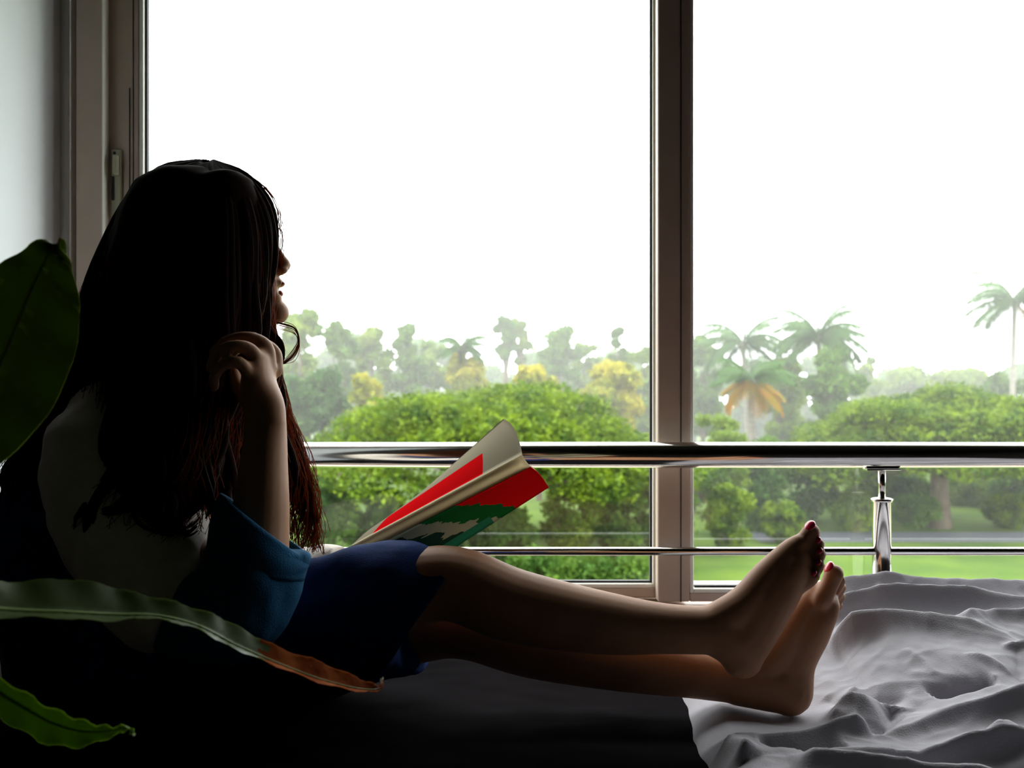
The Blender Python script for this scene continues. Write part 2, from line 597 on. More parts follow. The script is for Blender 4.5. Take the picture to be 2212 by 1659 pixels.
# ================================================================== bed
ZB = 0.575
bed = thing('bed', 'low bed pushed against the window wall, dressed in a grey sheet', 'bed', (0.6, 1.42, 0))
MB().box(XL + 0.01, 2.0, 0.93, 1.915, 0.0, 0.30, 0.01).build('bed_base', M['base'], bed, False)
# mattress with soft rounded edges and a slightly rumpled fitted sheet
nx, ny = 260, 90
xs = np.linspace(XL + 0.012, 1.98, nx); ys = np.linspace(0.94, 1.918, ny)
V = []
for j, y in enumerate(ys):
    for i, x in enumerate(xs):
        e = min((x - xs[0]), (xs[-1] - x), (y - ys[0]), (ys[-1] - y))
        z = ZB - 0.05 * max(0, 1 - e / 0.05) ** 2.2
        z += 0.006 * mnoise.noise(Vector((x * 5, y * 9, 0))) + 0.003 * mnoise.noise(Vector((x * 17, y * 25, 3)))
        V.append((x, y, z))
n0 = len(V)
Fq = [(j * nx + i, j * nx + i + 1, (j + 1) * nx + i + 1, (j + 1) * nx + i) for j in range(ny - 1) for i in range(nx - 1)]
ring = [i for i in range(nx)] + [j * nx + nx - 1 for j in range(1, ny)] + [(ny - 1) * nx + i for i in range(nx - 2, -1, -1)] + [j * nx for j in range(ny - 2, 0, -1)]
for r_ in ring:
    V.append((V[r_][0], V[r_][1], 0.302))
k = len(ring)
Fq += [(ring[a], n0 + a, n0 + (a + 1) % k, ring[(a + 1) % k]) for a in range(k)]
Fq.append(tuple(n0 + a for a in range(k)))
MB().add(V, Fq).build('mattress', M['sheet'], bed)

# ---- rumpled duvet: a height field of folds
def seg_dist(XX, YY, pts):
    best = np.full(XX.shape, 1e9); sgn = np.zeros(XX.shape); hh = np.zeros(XX.shape); tt = np.zeros(XX.shape)
    L = len(pts) - 1
    for i in range(L):
        (ax, ay, az), (bx, by, bz) = pts[i], pts[i + 1]
        dx, dy = bx - ax, by - ay
        t = np.clip(((XX - ax) * dx + (YY - ay) * dy) / (dx * dx + dy * dy), 0, 1)
        qx, qy = ax + t * dx, ay + t * dy
        d = np.hypot(XX - qx, YY - qy)
        s = np.sign((XX - ax) * dy - (YY - ay) * dx)   # + on the near side when going +x
        m = d < best
        best = np.where(m, d, best); sgn = np.where(m, s, sgn); hh = np.where(m, az + t * (bz - az), hh); tt = np.where(m, (i + t) / L, tt)
    return best * sgn, hh, tt


def duvet():
    x0, x1, y0, y1 = 0.20, 1.42, 0.90, 1.868
    nx, ny = 380, 310
    xs = np.linspace(x0, x1, nx); ys = np.linspace(y0, y1, ny)
    XX, YY = np.meshgrid(xs, ys)
    Nz = np.vectorize(lambda a, b, s: mnoise.noise(Vector((a * s, b * s, s * 0.37))))
    wx = XX + 0.02 * Nz(XX, YY, 5.0)
    wy = YY + 0.02 * Nz(XX + 9, YY, 6.0)
    H = np.full(XX.shape, ZB + 0.028) + 0.012 * Nz(XX, YY, 4.0)
    # broad swell towards the window and the right
    H += 0.065 * np.clip((YY - 1.40) / 0.25, 0, 1) ** 1.2 * np.clip((XX - 0.42) / 0.22, 0, 1)
    H += 0.03 * np.clip((XX - 0.55) / 0.3, 0, 1) * np.clip(1 - abs(YY - 1.35) / 0.3, 0, 1)

    def ridge(pp, wf, wn, amp=None, ends=0.12):
        nonlocal H
        pts = [tuple(P(*q)) for q in pp]
        s, h, t = seg_dist(wx, wy, pts)
        w = np.where(s < 0, wf, wn * 0.72)
        if amp is None: h = h + 0.004
        else: amp = amp * 1.35
        k = np.exp(-(np.abs(s) / w) ** 1.45)
        k *= np.clip(np.minimum(t, 1 - t) / ends, 0.0, 1) ** 0.5 if ends > 0 else 1
        if amp is None:
            H = H + np.clip(h - H, -0.02, 0.12) * k
        else:
            H = H + amp * k
    ridge([(1480, 1330, 1.86), (1640, 1290, 1.86), (1820, 1252, 1.85), (1900, 1240, 1.85), (2000, 1250, 1.85), (2110, 1256, 1.85), (2300, 1268, 1.84), (2600, 1290, 1.84)], 0.03, 0.05, ends=0.02)
    ridge([(1760, 1310, 1.76), (1850, 1284, 1.76), (1950, 1268, 1.76), (2100, 1274, 1.76), (2230, 1300, 1.74), (2350, 1350, 1.70)], 0.035, 0.028)
    ridge([(1790, 1345, 1.63), (1860, 1335, 1.63), (1960, 1336, 1.63), (2080, 1346, 1.62), (2160, 1375, 1.60), (2260, 1420, 1.57), (2420, 1470, 1.54)], 0.035, 0.02)
    ridge([(2080, 1345, 1.64), (2150, 1335, 1.68), (2260, 1345, 1.70)], 0.02, 0.02, 0.015)
    ridge([(1840, 1400, 1.56), (1930, 1395, 1.56), (2060, 1420, 1.53), (2200, 1455, 1.50)], 0.09, 0.12, 0.010)
    # lump by the heel
    ridge([(1745, 1510, 1.41), (1800, 1498, 1.41), (1870, 1500, 1.40), (1925, 1525, 1.37)], 0.045, 0.045, ends=0.3)
    ridge([(1775, 1400, 1.50), (1800, 1440, 1.48), (1880, 1475, 1.45), (1960, 1490, 1.45)], 0.012, 0.03, -0.010)
    ridge([(1930, 1480, 1.42), (1925, 1540, 1.37), (1900, 1580, 1.33)], 0.018, 0.018, -0.018)
    # crests towards the camera
    ridge([(1540, 1572, 1.33), (1640, 1580, 1.32), (1740, 1572, 1.32), (1830, 1552, 1.33), (1890, 1535, 1.335)], 0.03, 0.014)
    ridge([(1545, 1590, 1.29), (1555, 1630, 1.26), (1590, 1690, 1.22)], 0.02, 0.02, 0.02)
    ridge([(1620, 1620, 1.285), (1720, 1625, 1.28), (1830, 1600, 1.28)], 0.02, 0.02, -0.022)
    ridge([(1900, 1590, 1.32), (2000, 1560, 1.34), (2120, 1520, 1.36), (2230, 1480, 1.38), (2330, 1460, 1.40)], 0.03, 0.016)
    ridge([(2010, 1505, 1.44), (2080, 1485, 1.45), (2150, 1480, 1.46)], 0.014, 0.014, -0.02)
    ridge([(1720, 1665, 1.24), (1790, 1630, 1.25), (1880, 1615, 1.25), (2000, 1620, 1.25), (2100, 1590, 1.26), (2260, 1560, 1.27)], 0.028, 0.014)
    ridge([(1960, 1640, 1.215), (2080, 1630, 1.21), (2260, 1625, 1.20)], 0.02, 0.03, -0.02)
    ridge([(1700, 1720, 1.18), (1900, 1700, 1.18), (2200, 1680, 1.18)], 0.03, 0.02, 0.02)
    # short radiating creases
    for (a, b, am) in [((1890, 1290, 1.72), (1850, 1325, 1.66), .008), ((1930, 1290, 1.72), (1890, 1328, 1.66), .008), ((2010, 1300, 1.70), (1960, 1330, 1.66), .005),
                       ((1950, 1410, 1.56), (2020, 1470, 1.48), .004), ((2080, 1420, 1.53), (2190, 1470, 1.47), .005), ((1830, 1420, 1.5), (1860, 1450, 1.46), .005),
                       ((2160, 1390, 1.56), (2230, 1400, 1.57), .008), ((2130, 1600, 1.27), (2200, 1585, 1.28), .008), ((1900, 1250, 1.83), (1870, 1265, 1.80), .006),
                       ((2040, 1258, 1.83), (2010, 1268, 1.79), .006), ((1790, 1490, 1.4), (1830, 1520, 1.37), .006)]:
        ridge([a, ((a[0] + b[0]) / 2 + 6, (a[1] + b[1]) / 2, (a[2] + b[2]) / 2), b], 0.009, 0.007, am, 0.3)
    ridged = 1 - np.abs(Nz(XX * 0.55 + 0.35 * YY + 3, YY * 1.5, 9.0)) * 2.2
    H += 0.0040 * np.clip(ridged, 0, 1) ** 3 * np.clip((XX - 0.42) / 0.1, 0, 1)
    ridged = 1 - np.abs(Nz(XX * 0.8 - 0.5 * YY + 7, YY * 1.2, 19.0)) * 2.2
    H += 0.0015 * np.clip(ridged, 0, 1) ** 2
    H += 0.0016 * Nz(XX, YY, 22.0) + 0.0012 * Nz(XX, YY, 55.0)
    # keep clear hollows where the legs and heels rest
    def sink(px, py, d, r, top):
        nonlocal H
        p = P(px, py, d)
        k = np.clip(1.5 - np.hypot(XX - p.x, (YY - p.y)) / r, 0, 1)
        H = np.where(H > top, H + (top - H) * k, H)
    for px in range(1380, 1720, 40):
        sink(px, 1500, 1.40, 0.06, ZB + 0.020)
        sink(px, 1440, 1.49, 0.06, ZB + 0.020)
    sink(1700, 1530, 1.455, 0.055, ZB + 0.010)
    # outer edges fall to the mattress
    e = np.minimum.reduce([(XX - x0 - 0.05 - 0.03 * Nz(YY, YY, 6.0)) / 0.05, (x1 - XX) / 0.04, (y1 - YY) / 0.012 + 0.2, (YY - y0) / 0.03])
    e = np.clip(e, 0, 1) ** 0.5
    H = ZB - 0.008 + (H - ZB + 0.008) * e
    H = np.where(YY < 0.965, np.minimum(H, ZB - 0.0), H)
    V = np.stack([XX, YY, H], -1).reshape(-1, 3)
    ii = (np.arange(ny - 1)[:, None] * nx + np.arange(nx - 1)[None]).ravel()
    Fq = np.stack([ii, ii + 1, ii + nx + 1, ii + nx], -1)
    V[:, 1] = np.maximum(V[:, 1], 0.932)
    return np_mesh('duvet', V, Fq)


dv = link('duvet', duvet(), M['duvet'])
tag(dv, 'rumpled dark grey duvet heaped in folds beyond the bare feet', 'duvet')

# ================================================================== the woman
woman = thing('person', 'woman with long dark wavy hair sitting on the bed reading, bare legs stretched out', 'person', (P(280, 1500, 1.5).x, 1.5, ZB))

HA = math.radians(24)
HT = math.radians(9)
hf0 = Vector((math.cos(HA), math.sin(HA), 0))
hs = Vector((-math.sin(HA), math.cos(HA), 0))     # her left
hf = (hf0 * math.cos(HT) + Vector((0, 0, 1)) * math.sin(HT)).normalized()
hu = hs.cross(hf) * -1
if hu.z < 0:
    hu = -hu
HC = P(452, 535, 1.50)


def HL(a, b, c):
    return HC + hf * a + hs * b + hu * c


HAX = (hf, hs, hu)

body = MB()
# torso
body.sweep([P(270, 1475, 1.5), P(262, 1330, 1.5), P(285, 1130, 1.5), P(315, 960, 1.5), P(340, 875, 1.5)],
           [(0.155, 0.115), (0.125, 0.095), (0.145, 0.11), (0.13, 0.085), (0.07, 0.055)], n=28, up=(1, 0, 0))
body.sweep([P(335, 900, 1.5), P(375, 790, 1.5), P(425, 680, 1.5)], [0.055, 0.047, 0.05], n=20, up=(1, 0, 0))
body.sweep([P(262, 985, 1.36), P(290, 940, 1.43), P(310, 925, 1.5), P(310, 940, 1.57), P(300, 985, 1.64)], [0.048, 0.05, 0.055, 0.05, 0.048], n=18)
# right (near) leg: knee raised, ankle crossed over the left one
RL = [(300, 1465, 1.43), (640, 1362, 1.41), (880, 1275, 1.40), (985, 1262, 1.40), (1110, 1308, 1.40), (1300, 1345, 1.40), (1440, 1358, 1.40), (1550, 1362, 1.40)]
body.sweep([P(*q) for q in RL], [0.086, 0.070, 0.055, 0.0525, 0.0515, 0.044, 0.035, 0.0335], n=24)
# left (far) leg: lower, lying on the bed behind the right one
LL = [(300, 1470, 1.585), (640, 1395, 1.585), (900, 1350, 1.53), (1010, 1346, 1.505), (1150, 1385, 1.495), (1340, 1422, 1.485), (1500, 1452, 1.475), (1610, 1468, 1.462)]
body.sweep([P(*q) for q in LL], [0.088, 0.076, 0.058, 0.054, 0.054, 0.048, 0.038, 0.036], n=24)
# upper (right) foot
body.sweep([P(1535, 1358, 1.40), P(1588, 1388, 1.40), P(1602, 1418, 1.40)], [0.034, 0.035, 0.031], n=18)
body.sweep([P(1602, 1418, 1.40), P(1634, 1362, 1.400), P(1674, 1296, 1.402), P(1712, 1232, 1.404)], [0.029, 0.031, (0.032, 0.030), (0.028, 0.026)], n=18, up=(-0.6, 0.2, 0.6))
body.sweep([P(1550, 1350, 1.40), P(1612, 1308, 1.40), P(1662, 1246, 1.405), P(1708, 1194, 1.41), P(1726, 1176, 1.412)], [0.031, 0.029, 0.025, 0.019, 0.015], n=18)
body.sweep([P(1598, 1395, 1.402), P(1640, 1325, 1.402), P(1685, 1258, 1.404), P(1718, 1212, 1.406)], [0.034, 0.033, 0.030, 0.022], n=18)
body.ell(P(1712, 1232, 1.404), (0.026, 0.026, 0.030))
upper_toes = [((1712, 1194, 1.415), (1738, 1166, 1.418), (1752, 1150, 1.418), 0.0135),
              ((1728, 1222, 1.409), (1757, 1194, 1.410), (1769, 1176, 1.409), 0.0088),
              ((1728, 1244, 1.402), (1762, 1216, 1.402), (1773, 1198, 1.401), 0.0083),
              ((1724, 1262, 1.396), (1760, 1239, 1.396), (1771, 1222, 1.394), 0.0078),
              ((1714, 1280, 1.391), (1749, 1261, 1.390), (1761, 1245, 1.387), 0.0074)]
# lower (left) foot, heel on the duvet
body.sweep([P(1590, 1468, 1.463), P(1660, 1478, 1.46), P(1702, 1490, 1.455)], [0.037, 0.039, 0.0365], n=18)
body.sweep([P(1704, 1494, 1.455), P(1714, 1430, 1.455), P(1742, 1362, 1.455), P(1768, 1308, 1.455)], [0.035, 0.032, (0.038, 0.031), (0.040, 0.022)], n=18, up=(1, 0.3, 0.2))
body.sweep([P(1625, 1452, 1.46), P(1690, 1395, 1.455), P(1738, 1325, 1.45), P(1766, 1282, 1.44)], [0.034, 0.033, 0.027, 0.018], n=18)
lower_toes = [((1774, 1296, 1.425), (1792, 1262, 1.425), (1801, 1240, 1.425), 0.0145),
              ((1786, 1302, 1.447), (1806, 1272, 1.449), (1813, 1254, 1.447), 0.0094),
              ((1789, 1308, 1.462), (1808, 1284, 1.463), (1816, 1268, 1.461), 0.0088),
              ((1788, 1320, 1.476), (1806, 1302, 1.477), (1815, 1288, 1.474), 0.0084),
              ((1783, 1334, 1.489), (1800, 1320, 1.489), (1810, 1308, 1.486), 0.0080)]
for a, b, c, r in upper_toes + lower_toes:
    body.sweep([P(*a), P(*b), P(*c)], [r * 1.02, r * 0.92, r], n=12)
# right arm, elbow on the lap, hand up in the hair
body.sweep([P(258, 985, 1.35), P(330, 1100, 1.31), P(430, 1245, 1.275), P(518, 1332, 1.26)], [0.047, 0.043, 0.040, 0.036], n=20)
body.sweep([P(518, 1332, 1.26), P(548, 1240, 1.265), P(562, 1120, 1.28), P(570, 1000, 1.30), P(574, 925, 1.315)], [0.036, 0.041, 0.0375, 0.031, (0.022, 0.028)], n=20, up=(1, 0, 0))
body.sweep([P(574, 925, 1.315), P(570, 880, 1.325), P(560, 835, 1.33), P(562, 795, 1.335)], [(0.022, 0.028), (0.026, 0.028), (0.037, 0.024), (0.037, 0.018)], n=18, up=(1, 0, 0.2))
fingers = [
    [(596, 800, 1.360), (592, 762, 1.362), (560, 742, 1.360), (520, 748, 1.352), (495, 768, 1.345)],
    [(582, 795, 1.340), (574, 750, 1.338), (538, 731, 1.330), (492, 738, 1.322), (462, 762, 1.318)],
    [(560, 800, 1.320), (545, 760, 1.310), (510, 748, 1.300), (472, 762, 1.296), (455, 795, 1.300)],
    [(540, 815, 1.302), (520, 785, 1.290), (490, 785, 1.284), (466, 806, 1.285), (462, 838, 1.292)]]
for k_, fg in enumerate(fingers):
    r = (0.0095, 0.0098, 0.0092, 0.0082)[k_]
    body.sweep([P(*q) for q in fg], [r * 1.1, r * 1.08, r, r * 0.92, r * 0.8], n=12, sub=6)
body.sweep([P(560, 890, 1.345), P(533, 862, 1.362), P(512, 830, 1.368), P(503, 800, 1.365)], [0.014, 0.012, 0.0105, 0.009], n=12)
# left arm resting across the lap, hand under the book
body.sweep([P(300, 985, 1.65), P(380, 1130, 1.68), P(490, 1265, 1.68)], [0.045, 0.04, 0.035], n=18)
body.sweep([P(490, 1265, 1.68), P(600, 1256, 1.66), P(700, 1236, 1.63), P(745, 1230, 1.615)], [0.035, 0.033, 0.026, (0.026, 0.020)], n=18)
body.sweep([P(745, 1230, 1.615), P(785, 1236, 1.60), P(818, 1242, 1.595)], [(0.026, 0.018), (0.034, 0.016), (0.036, 0.014)], n=16)
for k_, (dx, dd) in enumerate(((0, -0.028), (8, -0.010), (8, 0.008), (2, 0.026))):
    body.sweep([P(815 + dx * .3, 1242, 1.595 + dd), P(850 + dx, 1246, 1.59 + dd), P(878 + dx, 1256, 1.585 + dd), P(893 + dx, 1270, 1.58 + dd)], [0.009, 0.0085, 0.008, 0.007], n=10)
body.sweep([P(775, 1232, 1.578), P(795, 1222, 1.568), P(818, 1216, 1.562)], [0.012, 0.010, 0.0085], n=10)
# head
body.ell(HL(-0.012, 0, 0.028), (0.094, 0.073, 0.083), HAX, 28, 18)
body.ell(HL(0.032, 0, -0.022), (0.062, 0.060, 0.085), HAX, 28, 18)
body.ell(HL(0.035, 0, -0.075), (0.050, 0.047, 0.034), HAX)
body.ell(HL(0.083, 0, -0.109), (0.021, 0.021, 0.019), HAX)
body.ell(HL(0.070, 0, 0.030), (0.022, 0.050, 0.016), HAX)
for s in (-1, 1):
    body.ell(HL(0.062, s * 0.036, -0.032), (0.028, 0.023, 0.025), HAX)
    body.ell(HL(0.101, s * 0.010, -0.047), (0.010, 0.007, 0.007), HAX)
    body.ell(HL(-0.012, s * 0.073, -0.012), (0.017, 0.008, 0.030), HAX)
    body.ell(HL(0.077, s * 0.031, 0.011), (0.012, 0.017, 0.010), HAX)
body.sweep([HL(0.086, 0, 0.016), HL(0.099, 0, -0.018), HL(0.108, 0, -0.038)], [0.0075, 0.0085, 0.0105], n=12)
body.ell(HL(0.068, 0, -0.066), (0.025, 0.034, 0.038), HAX)
body.ell(HL(0.092, 0, -0.065), (0.010, 0.024, 0.0070), HAX)
body.ell(HL(0.086, 0, -0.086), (0.010, 0.022, 0.0090), HAX)
bodyo = remeshed(body, 'body', M['skin'], woman, 0.0034, 5)

lp = MB()
lp.ell(HL(0.0975, 0, -0.0670), (0.0060, 0.019, 0.0048), HAX)
lp.ell(HL(0.0925, 0, -0.0815), (0.0062, 0.017, 0.0055), HAX)
tag(lp.build('lips', M['lips'], woman), 'parted smiling lips')
for s in (-1, 1):
    e = MB().ell(HL(0.0815, s * 0.031, 0.0095), (0.0105, 0.0125, 0.0075), HAX).build('eye', M['eye'], woman)
    MB().ell(HL(0.0900, s * 0.031, 0.0095), (0.0028, 0.0055, 0.0055), HAX).build('iris', M['iris'], e)
    MB().sweep([HL(0.083, s * 0.050, 0.0305), HL(0.092, s * 0.034, 0.0355), HL(0.094, s * 0.014, 0.0310)], [0.0012, 0.0026, 0.0020], n=8).build('eyebrow', M['hair'], woman)
for a, b, c, r in upper_toes + lower_toes:
    A, B_ = P(*b), P(*c)
    t = (B_ - A).normalized()
    # nail on the upper, outward face of each toe
    upn = Vector((-0.35, -0.25, 0.75)) if (a, b, c, r) in upper_toes else Vector((-0.9, 0.1, 0.4))
    upn = (upn - t * upn.dot(t)).normalized()
    sd = t.cross(upn)
    tn = MB().ell(B_ + t * r * 0.35 + upn * r * 0.62, (r * 0.75, r * 0.68, r * 0.42), (t, sd, upn), 14, 8).build('toenail', M['nail'], woman)
    tag(tn, 'toenail painted red')


# ---- clothing
def wrinkle(amp, sc, seed=0.0):
    def f(co):
        return np.array([amp * (mnoise.noise(Vector((p[0] * sc + seed, p[1] * sc, p[2] * sc))) + 0.5 * mnoise.noise(Vector((p[0] * sc * 2.3, p[1] * sc * 2.3 + seed, p[2] * sc * 2.3)))) for p in co])
    return f


dress = MB()
dress.sweep([P(250, 1490, 1.5), P(225, 1360, 1.5), P(225, 1160, 1.5), P(262, 1010, 1.5), P(305, 915, 1.5)],
            [(0.185, 0.145), (0.165, 0.135), (0.175, 0.15), (0.155, 0.115), (0.10, 0.07)], n=30, up=(1, 0, 0))
dress.sweep([P(260, 1462, 1.43), P(500, 1400, 1.415), P(700, 1346, 1.405), P(840, 1298, 1.40), P(905, 1332, 1.398)], [(0.115, 0.115), (0.095, 0.102), (0.080, 0.094), (0.070, 0.086), (0.066, 0.112)], n=28, flat1=True)
dress.sweep([P(260, 1462, 1.58), P(600, 1400, 1.585), P(800, 1366, 1.565), P(895, 1352, 1.535)], [0.115, 0.096, 0.080, 0.070], n=26, flat1=True)
dress.sweep([P(300, 1480, 1.5), P(600, 1420, 1.5), P(780, 1395, 1.49), P(880, 1375, 1.48)], [(0.12, 0.085), (0.11, 0.070), (0.09, 0.055), (0.085, 0.048)], n=26, flat1=True)
dr = remeshed(dress, 'dress', M['navy'], woman, 0.0055, 4, wrinkle(0.010, 9.0))
tag(dr, 'navy blue denim dress')

sl = MB()
sl.sweep([P(275, 855, 1.42), P(222, 915, 1.38), P(222, 1010, 1.345), P(285, 1150, 1.30), P(352, 1260, 1.275), P(410, 1312, 1.265)],
         [0.035, 0.060, 0.080, 0.088, 0.080, 0.066], n=26, flat1=True)
slo = remeshed(sl, 'sleeve', M['white_cloth'], woman, 0.0045, 3, wrinkle(0.013, 11.0, 4.0))
tag(slo, 'off-white upper sleeve')
cu = MB()
cu.sweep([P(395, 1300, 1.268), P(455, 1318, 1.26), P(510, 1312, 1.258), P(545, 1255, 1.262), P(566, 1180, 1.27)],
         [0.062, 0.066, 0.064, 0.062, 0.058], n=26, up=(0, -1, 0), flat1=True)
cuo = remeshed(cu, 'sleeve', M['teal'], woman, 0.0040, 3, wrinkle(0.009, 13.0, 8.0))
tag(cuo, 'teal blue denim lower sleeve')


def tube_shell(pts, rads, th, n=30, up=(0, 0, 1)):
    v1, f1 = sweep(pts, rads, n, up, 5, True, True)
    v2, f2 = sweep(pts, [r - th for r in rads], n, up, 5, True, True)
    f1 = f1[:-2]; f2 = f2[:-2]
    m = MB(); m.add(v1, f1); m.add(v2, [tuple(reversed(q)) for q in f2])
    N = len(v1); L = N - n
    m.f += [(j, j + N, (j + 1) % n + N, (j + 1) % n) for j in range(n)]
    m.f += [(L + j, L + (j + 1) % n, L + (j + 1) % n + N, L + j + N) for j in range(n)]
    m.m += [0] * (2 * n)
    return m


cuff = tube_shell([P(552, 1232, 1.265), P(562, 1190, 1.268), P(573, 1138, 1.275)], [0.0625, 0.0625, 0.0565], 0.006, up=(0, -1, 0))
# tilt the cuff opening so it slopes down towards the window
ct = P(573, 1138, 1.275)
cuff.v = [(v[0], v[1], v[2] - 0.62 * (v[0] - ct.x) * max(0, min(1, (v[2] - P(552, 1232, 1.265).z) / 0.05))) for v in cuff.v]
tag(cuff.build('cuff', M['teal'], cuo), 'turned-up denim cuff')
ls = MB().sweep([P(300, 985, 1.65), P(380, 1130, 1.685), P(490, 1262, 1.685), P(600, 1250, 1.66), P(700, 1232, 1.63), P(738, 1228, 1.617)], [0.065, 0.06, 0.052, 0.05, 0.044, 0.040], n=22, flat1=True)
tag(remeshed(ls, 'sleeve', M['white_cloth'], woman, 0.005, 3, wrinkle(0.008, 12.0, 2.0)), 'far sleeve resting on the lap')

# ---- hair
guides = [
    # back / far-left edge
    [(425, 356, 1.51), (340, 372, 1.50), (268, 440, 1.49), (208, 560, 1.48), (160, 690, 1.47), (112, 820, 1.46), (60, 920, 1.44), (20, 1010, 1.42), (0, 1100, 1.40)],
    [(428, 357, 1.50), (350, 385, 1.46), (285, 460, 1.43), (232, 600, 1.41), (190, 730, 1.39), (150, 840, 1.38), (100, 950, 1.36), (75, 1050, 1.34), (100, 1150, 1.33)],
    [(432, 358, 1.495), (370, 395, 1.44), (320, 480, 1.40), (290, 640, 1.375), (270, 780, 1.35), (262, 880, 1.31), (262, 980, 1.275), (225, 1060, 1.245), (180, 1150, 1.23)],
    [(440, 358, 1.49), (405, 400, 1.43), (375, 490, 1.395), (355, 650, 1.37), (345, 800, 1.34), (335, 910, 1.30), (325, 1000, 1.26), (300, 1080, 1.225), (265, 1130, 1.21)],
    [(448, 358, 1.49), (440, 402, 1.425), (430, 490, 1.39), (425, 650, 1.37), (415, 800, 1.335), (400, 930, 1.295), (385, 1030, 1.25), (370, 1110, 1.225), (345, 1160, 1.22)],
    [(455, 357, 1.495), (478, 400, 1.43), (485, 490, 1.395), (485, 640, 1.38), (475, 780, 1.36), (455, 900, 1.335), (440, 1010, 1.30), (435, 1100, 1.27), (430, 1180, 1.255)],
    [(460, 356, 1.50), (515, 400, 1.445), (545, 485, 1.43), (552, 600, 1.425), (548, 700, 1.41), (520, 800, 1.40), (495, 900, 1.39), (482, 1010, 1.37), (480, 1110, 1.34)],
    [(463, 356, 1.51), (532, 386, 1.475), (580, 445, 1.475), (591, 515, 1.475), (585, 600, 1.465), (580, 690, 1.46), (560, 800, 1.44), (515, 920, 1.41), (495, 1060, 1.37)],
    # far side, falling in front of the chest
    [(463, 357, 1.52), (524, 383, 1.56), (574, 445, 1.575), (572, 540, 1.60), (568, 700, 1.59), (595, 820, 1.57), (625, 920, 1.55), (662, 1040, 1.52), (660, 1180, 1.50)],
    [(458, 357, 1.53), (480, 385, 1.59), (500, 470, 1.63), (505, 620, 1.64), (520, 760, 1.62), (565, 900, 1.60), (620, 1010, 1.57), (668, 1110, 1.54), (680, 1190, 1.52)],
    [(440, 357, 1.53), (400, 390, 1.59), (370, 500, 1.62), (340, 660, 1.62), (320, 820, 1.60), (290, 960, 1.60), (260, 1060, 1.62), (240, 1120, 1.64), (230, 1160, 1.66)],
    [(430, 357, 1.52), (350, 385, 1.56), (280, 480, 1.57), (225, 640, 1.57), (190, 780, 1.57), (150, 890, 1.57), (110, 980, 1.58), (80, 1060, 1.58), (60, 1120, 1.58)],
]
G = np.array([[tuple(P(*q)) for q in g_] for g_ in guides])
NGU = len(G)


def lock_path(u, depth, length, wseed, wamp):
    i = int(math.floor(u)) % NGU
    j = (i + 1) % NGU
    t = u - math.floor(u)
    g_ = G[i] * (1 - t) + G[j] * t
    c = catmull(g_, 4)
    # inner layers move towards the core of the head / neck
    core = np.stack([np.interp(c[:, 2], [P(0, 1150, 1.5).z, P(0, 850, 1.5).z, HC.z], [P(280, 0, 1.5).x, P(345, 0, 1.5).x, HC.x - 0.01]), np.full(len(c), 1.50), c[:, 2]], -1)
    c = c + (core - c) * depth
    n = max(5, int(len(c) * length))
    c = c[:n].copy()
    s = np.linspace(0, 1, len(c)) * length
    ph = wseed * 6.28
    ww = wamp * np.clip((s - 0.25) / 0.75, 0, 1) ** 1.1
    c[:, 0] += ww * np.sin(s * 17 + ph)
    c[:, 1] += ww * 0.8 * np.cos(s * 15 + ph * 1.7)
    c[:, 2] += ww * 0.2 * np.sin(s * 21 + ph)
    return c


hairm = MB()
# inner cap following the skull, and a fall behind the neck
hairm.ell(HL(-0.018, 0, 0.034), (0.106, 0.088, 0.092), HAX, 32, 20)
hairm.sweep([P(400, 500, 1.5), P(350, 650, 1.5), P(310, 790, 1.49), P(255, 910, 1.49)], [0.10, (0.105, 0.095), (0.115, 0.075), (0.10, 0.045)], n=24, up=(1, 0, 0))
hairm.sweep([P(480, 440, 1.46), P(500, 560, 1.455), P(490, 690, 1.45), P(440, 800, 1.43)], [(0.05, 0.055), (0.05, 0.05), (0.05, 0.05), 0.045], n=20, up=(1, 0, 0))
core_hair = remeshed(hairm, 'hair', M['hair'], woman, 0.006, 4, wrinkle(0.004, 14.0))
tag(core_hair, 'long dark brown wavy hair')
lk = MB()
for k_ in range(330):
    u = random.random() * NGU
    dpt = random.choice((0.0, 0.03, 0.06, 0.10, 0.16)) + random.random() * 0.03
    seg = u % NGU
    length = 0.86 + random.random() * 0.16
    if 1.15 < seg < 1.95:      # the gap through which the white sleeve shows
        length = 0.56 + random.random() * 0.12
    if 8.0 < seg < 10.0 and random.random() < 0.35:
        length *= 0.75
    if 8.0 < seg < 9.6 and random.random() < 0.55:
        continue
    c = lock_path(u, dpt, length, random.random(), 0.010 + random.random() * 0.016)
    m_ = len(c)
    r = 0.005 + random.random() * 0.006
    rr = [(r * (0.5 + 0.8 * math.sin(math.pi * min(1, 0.12 + 0.80 * i / m_))) + 0.0004, r * 0.45) for i in range(m_)]
    rr[-1] = (0.0008, 0.0006); rr[-2] = (r * 0.4, r * 0.25)
    lk.sweep(c, rr, n=7, sub=1, up=(0, -1, 0.05))
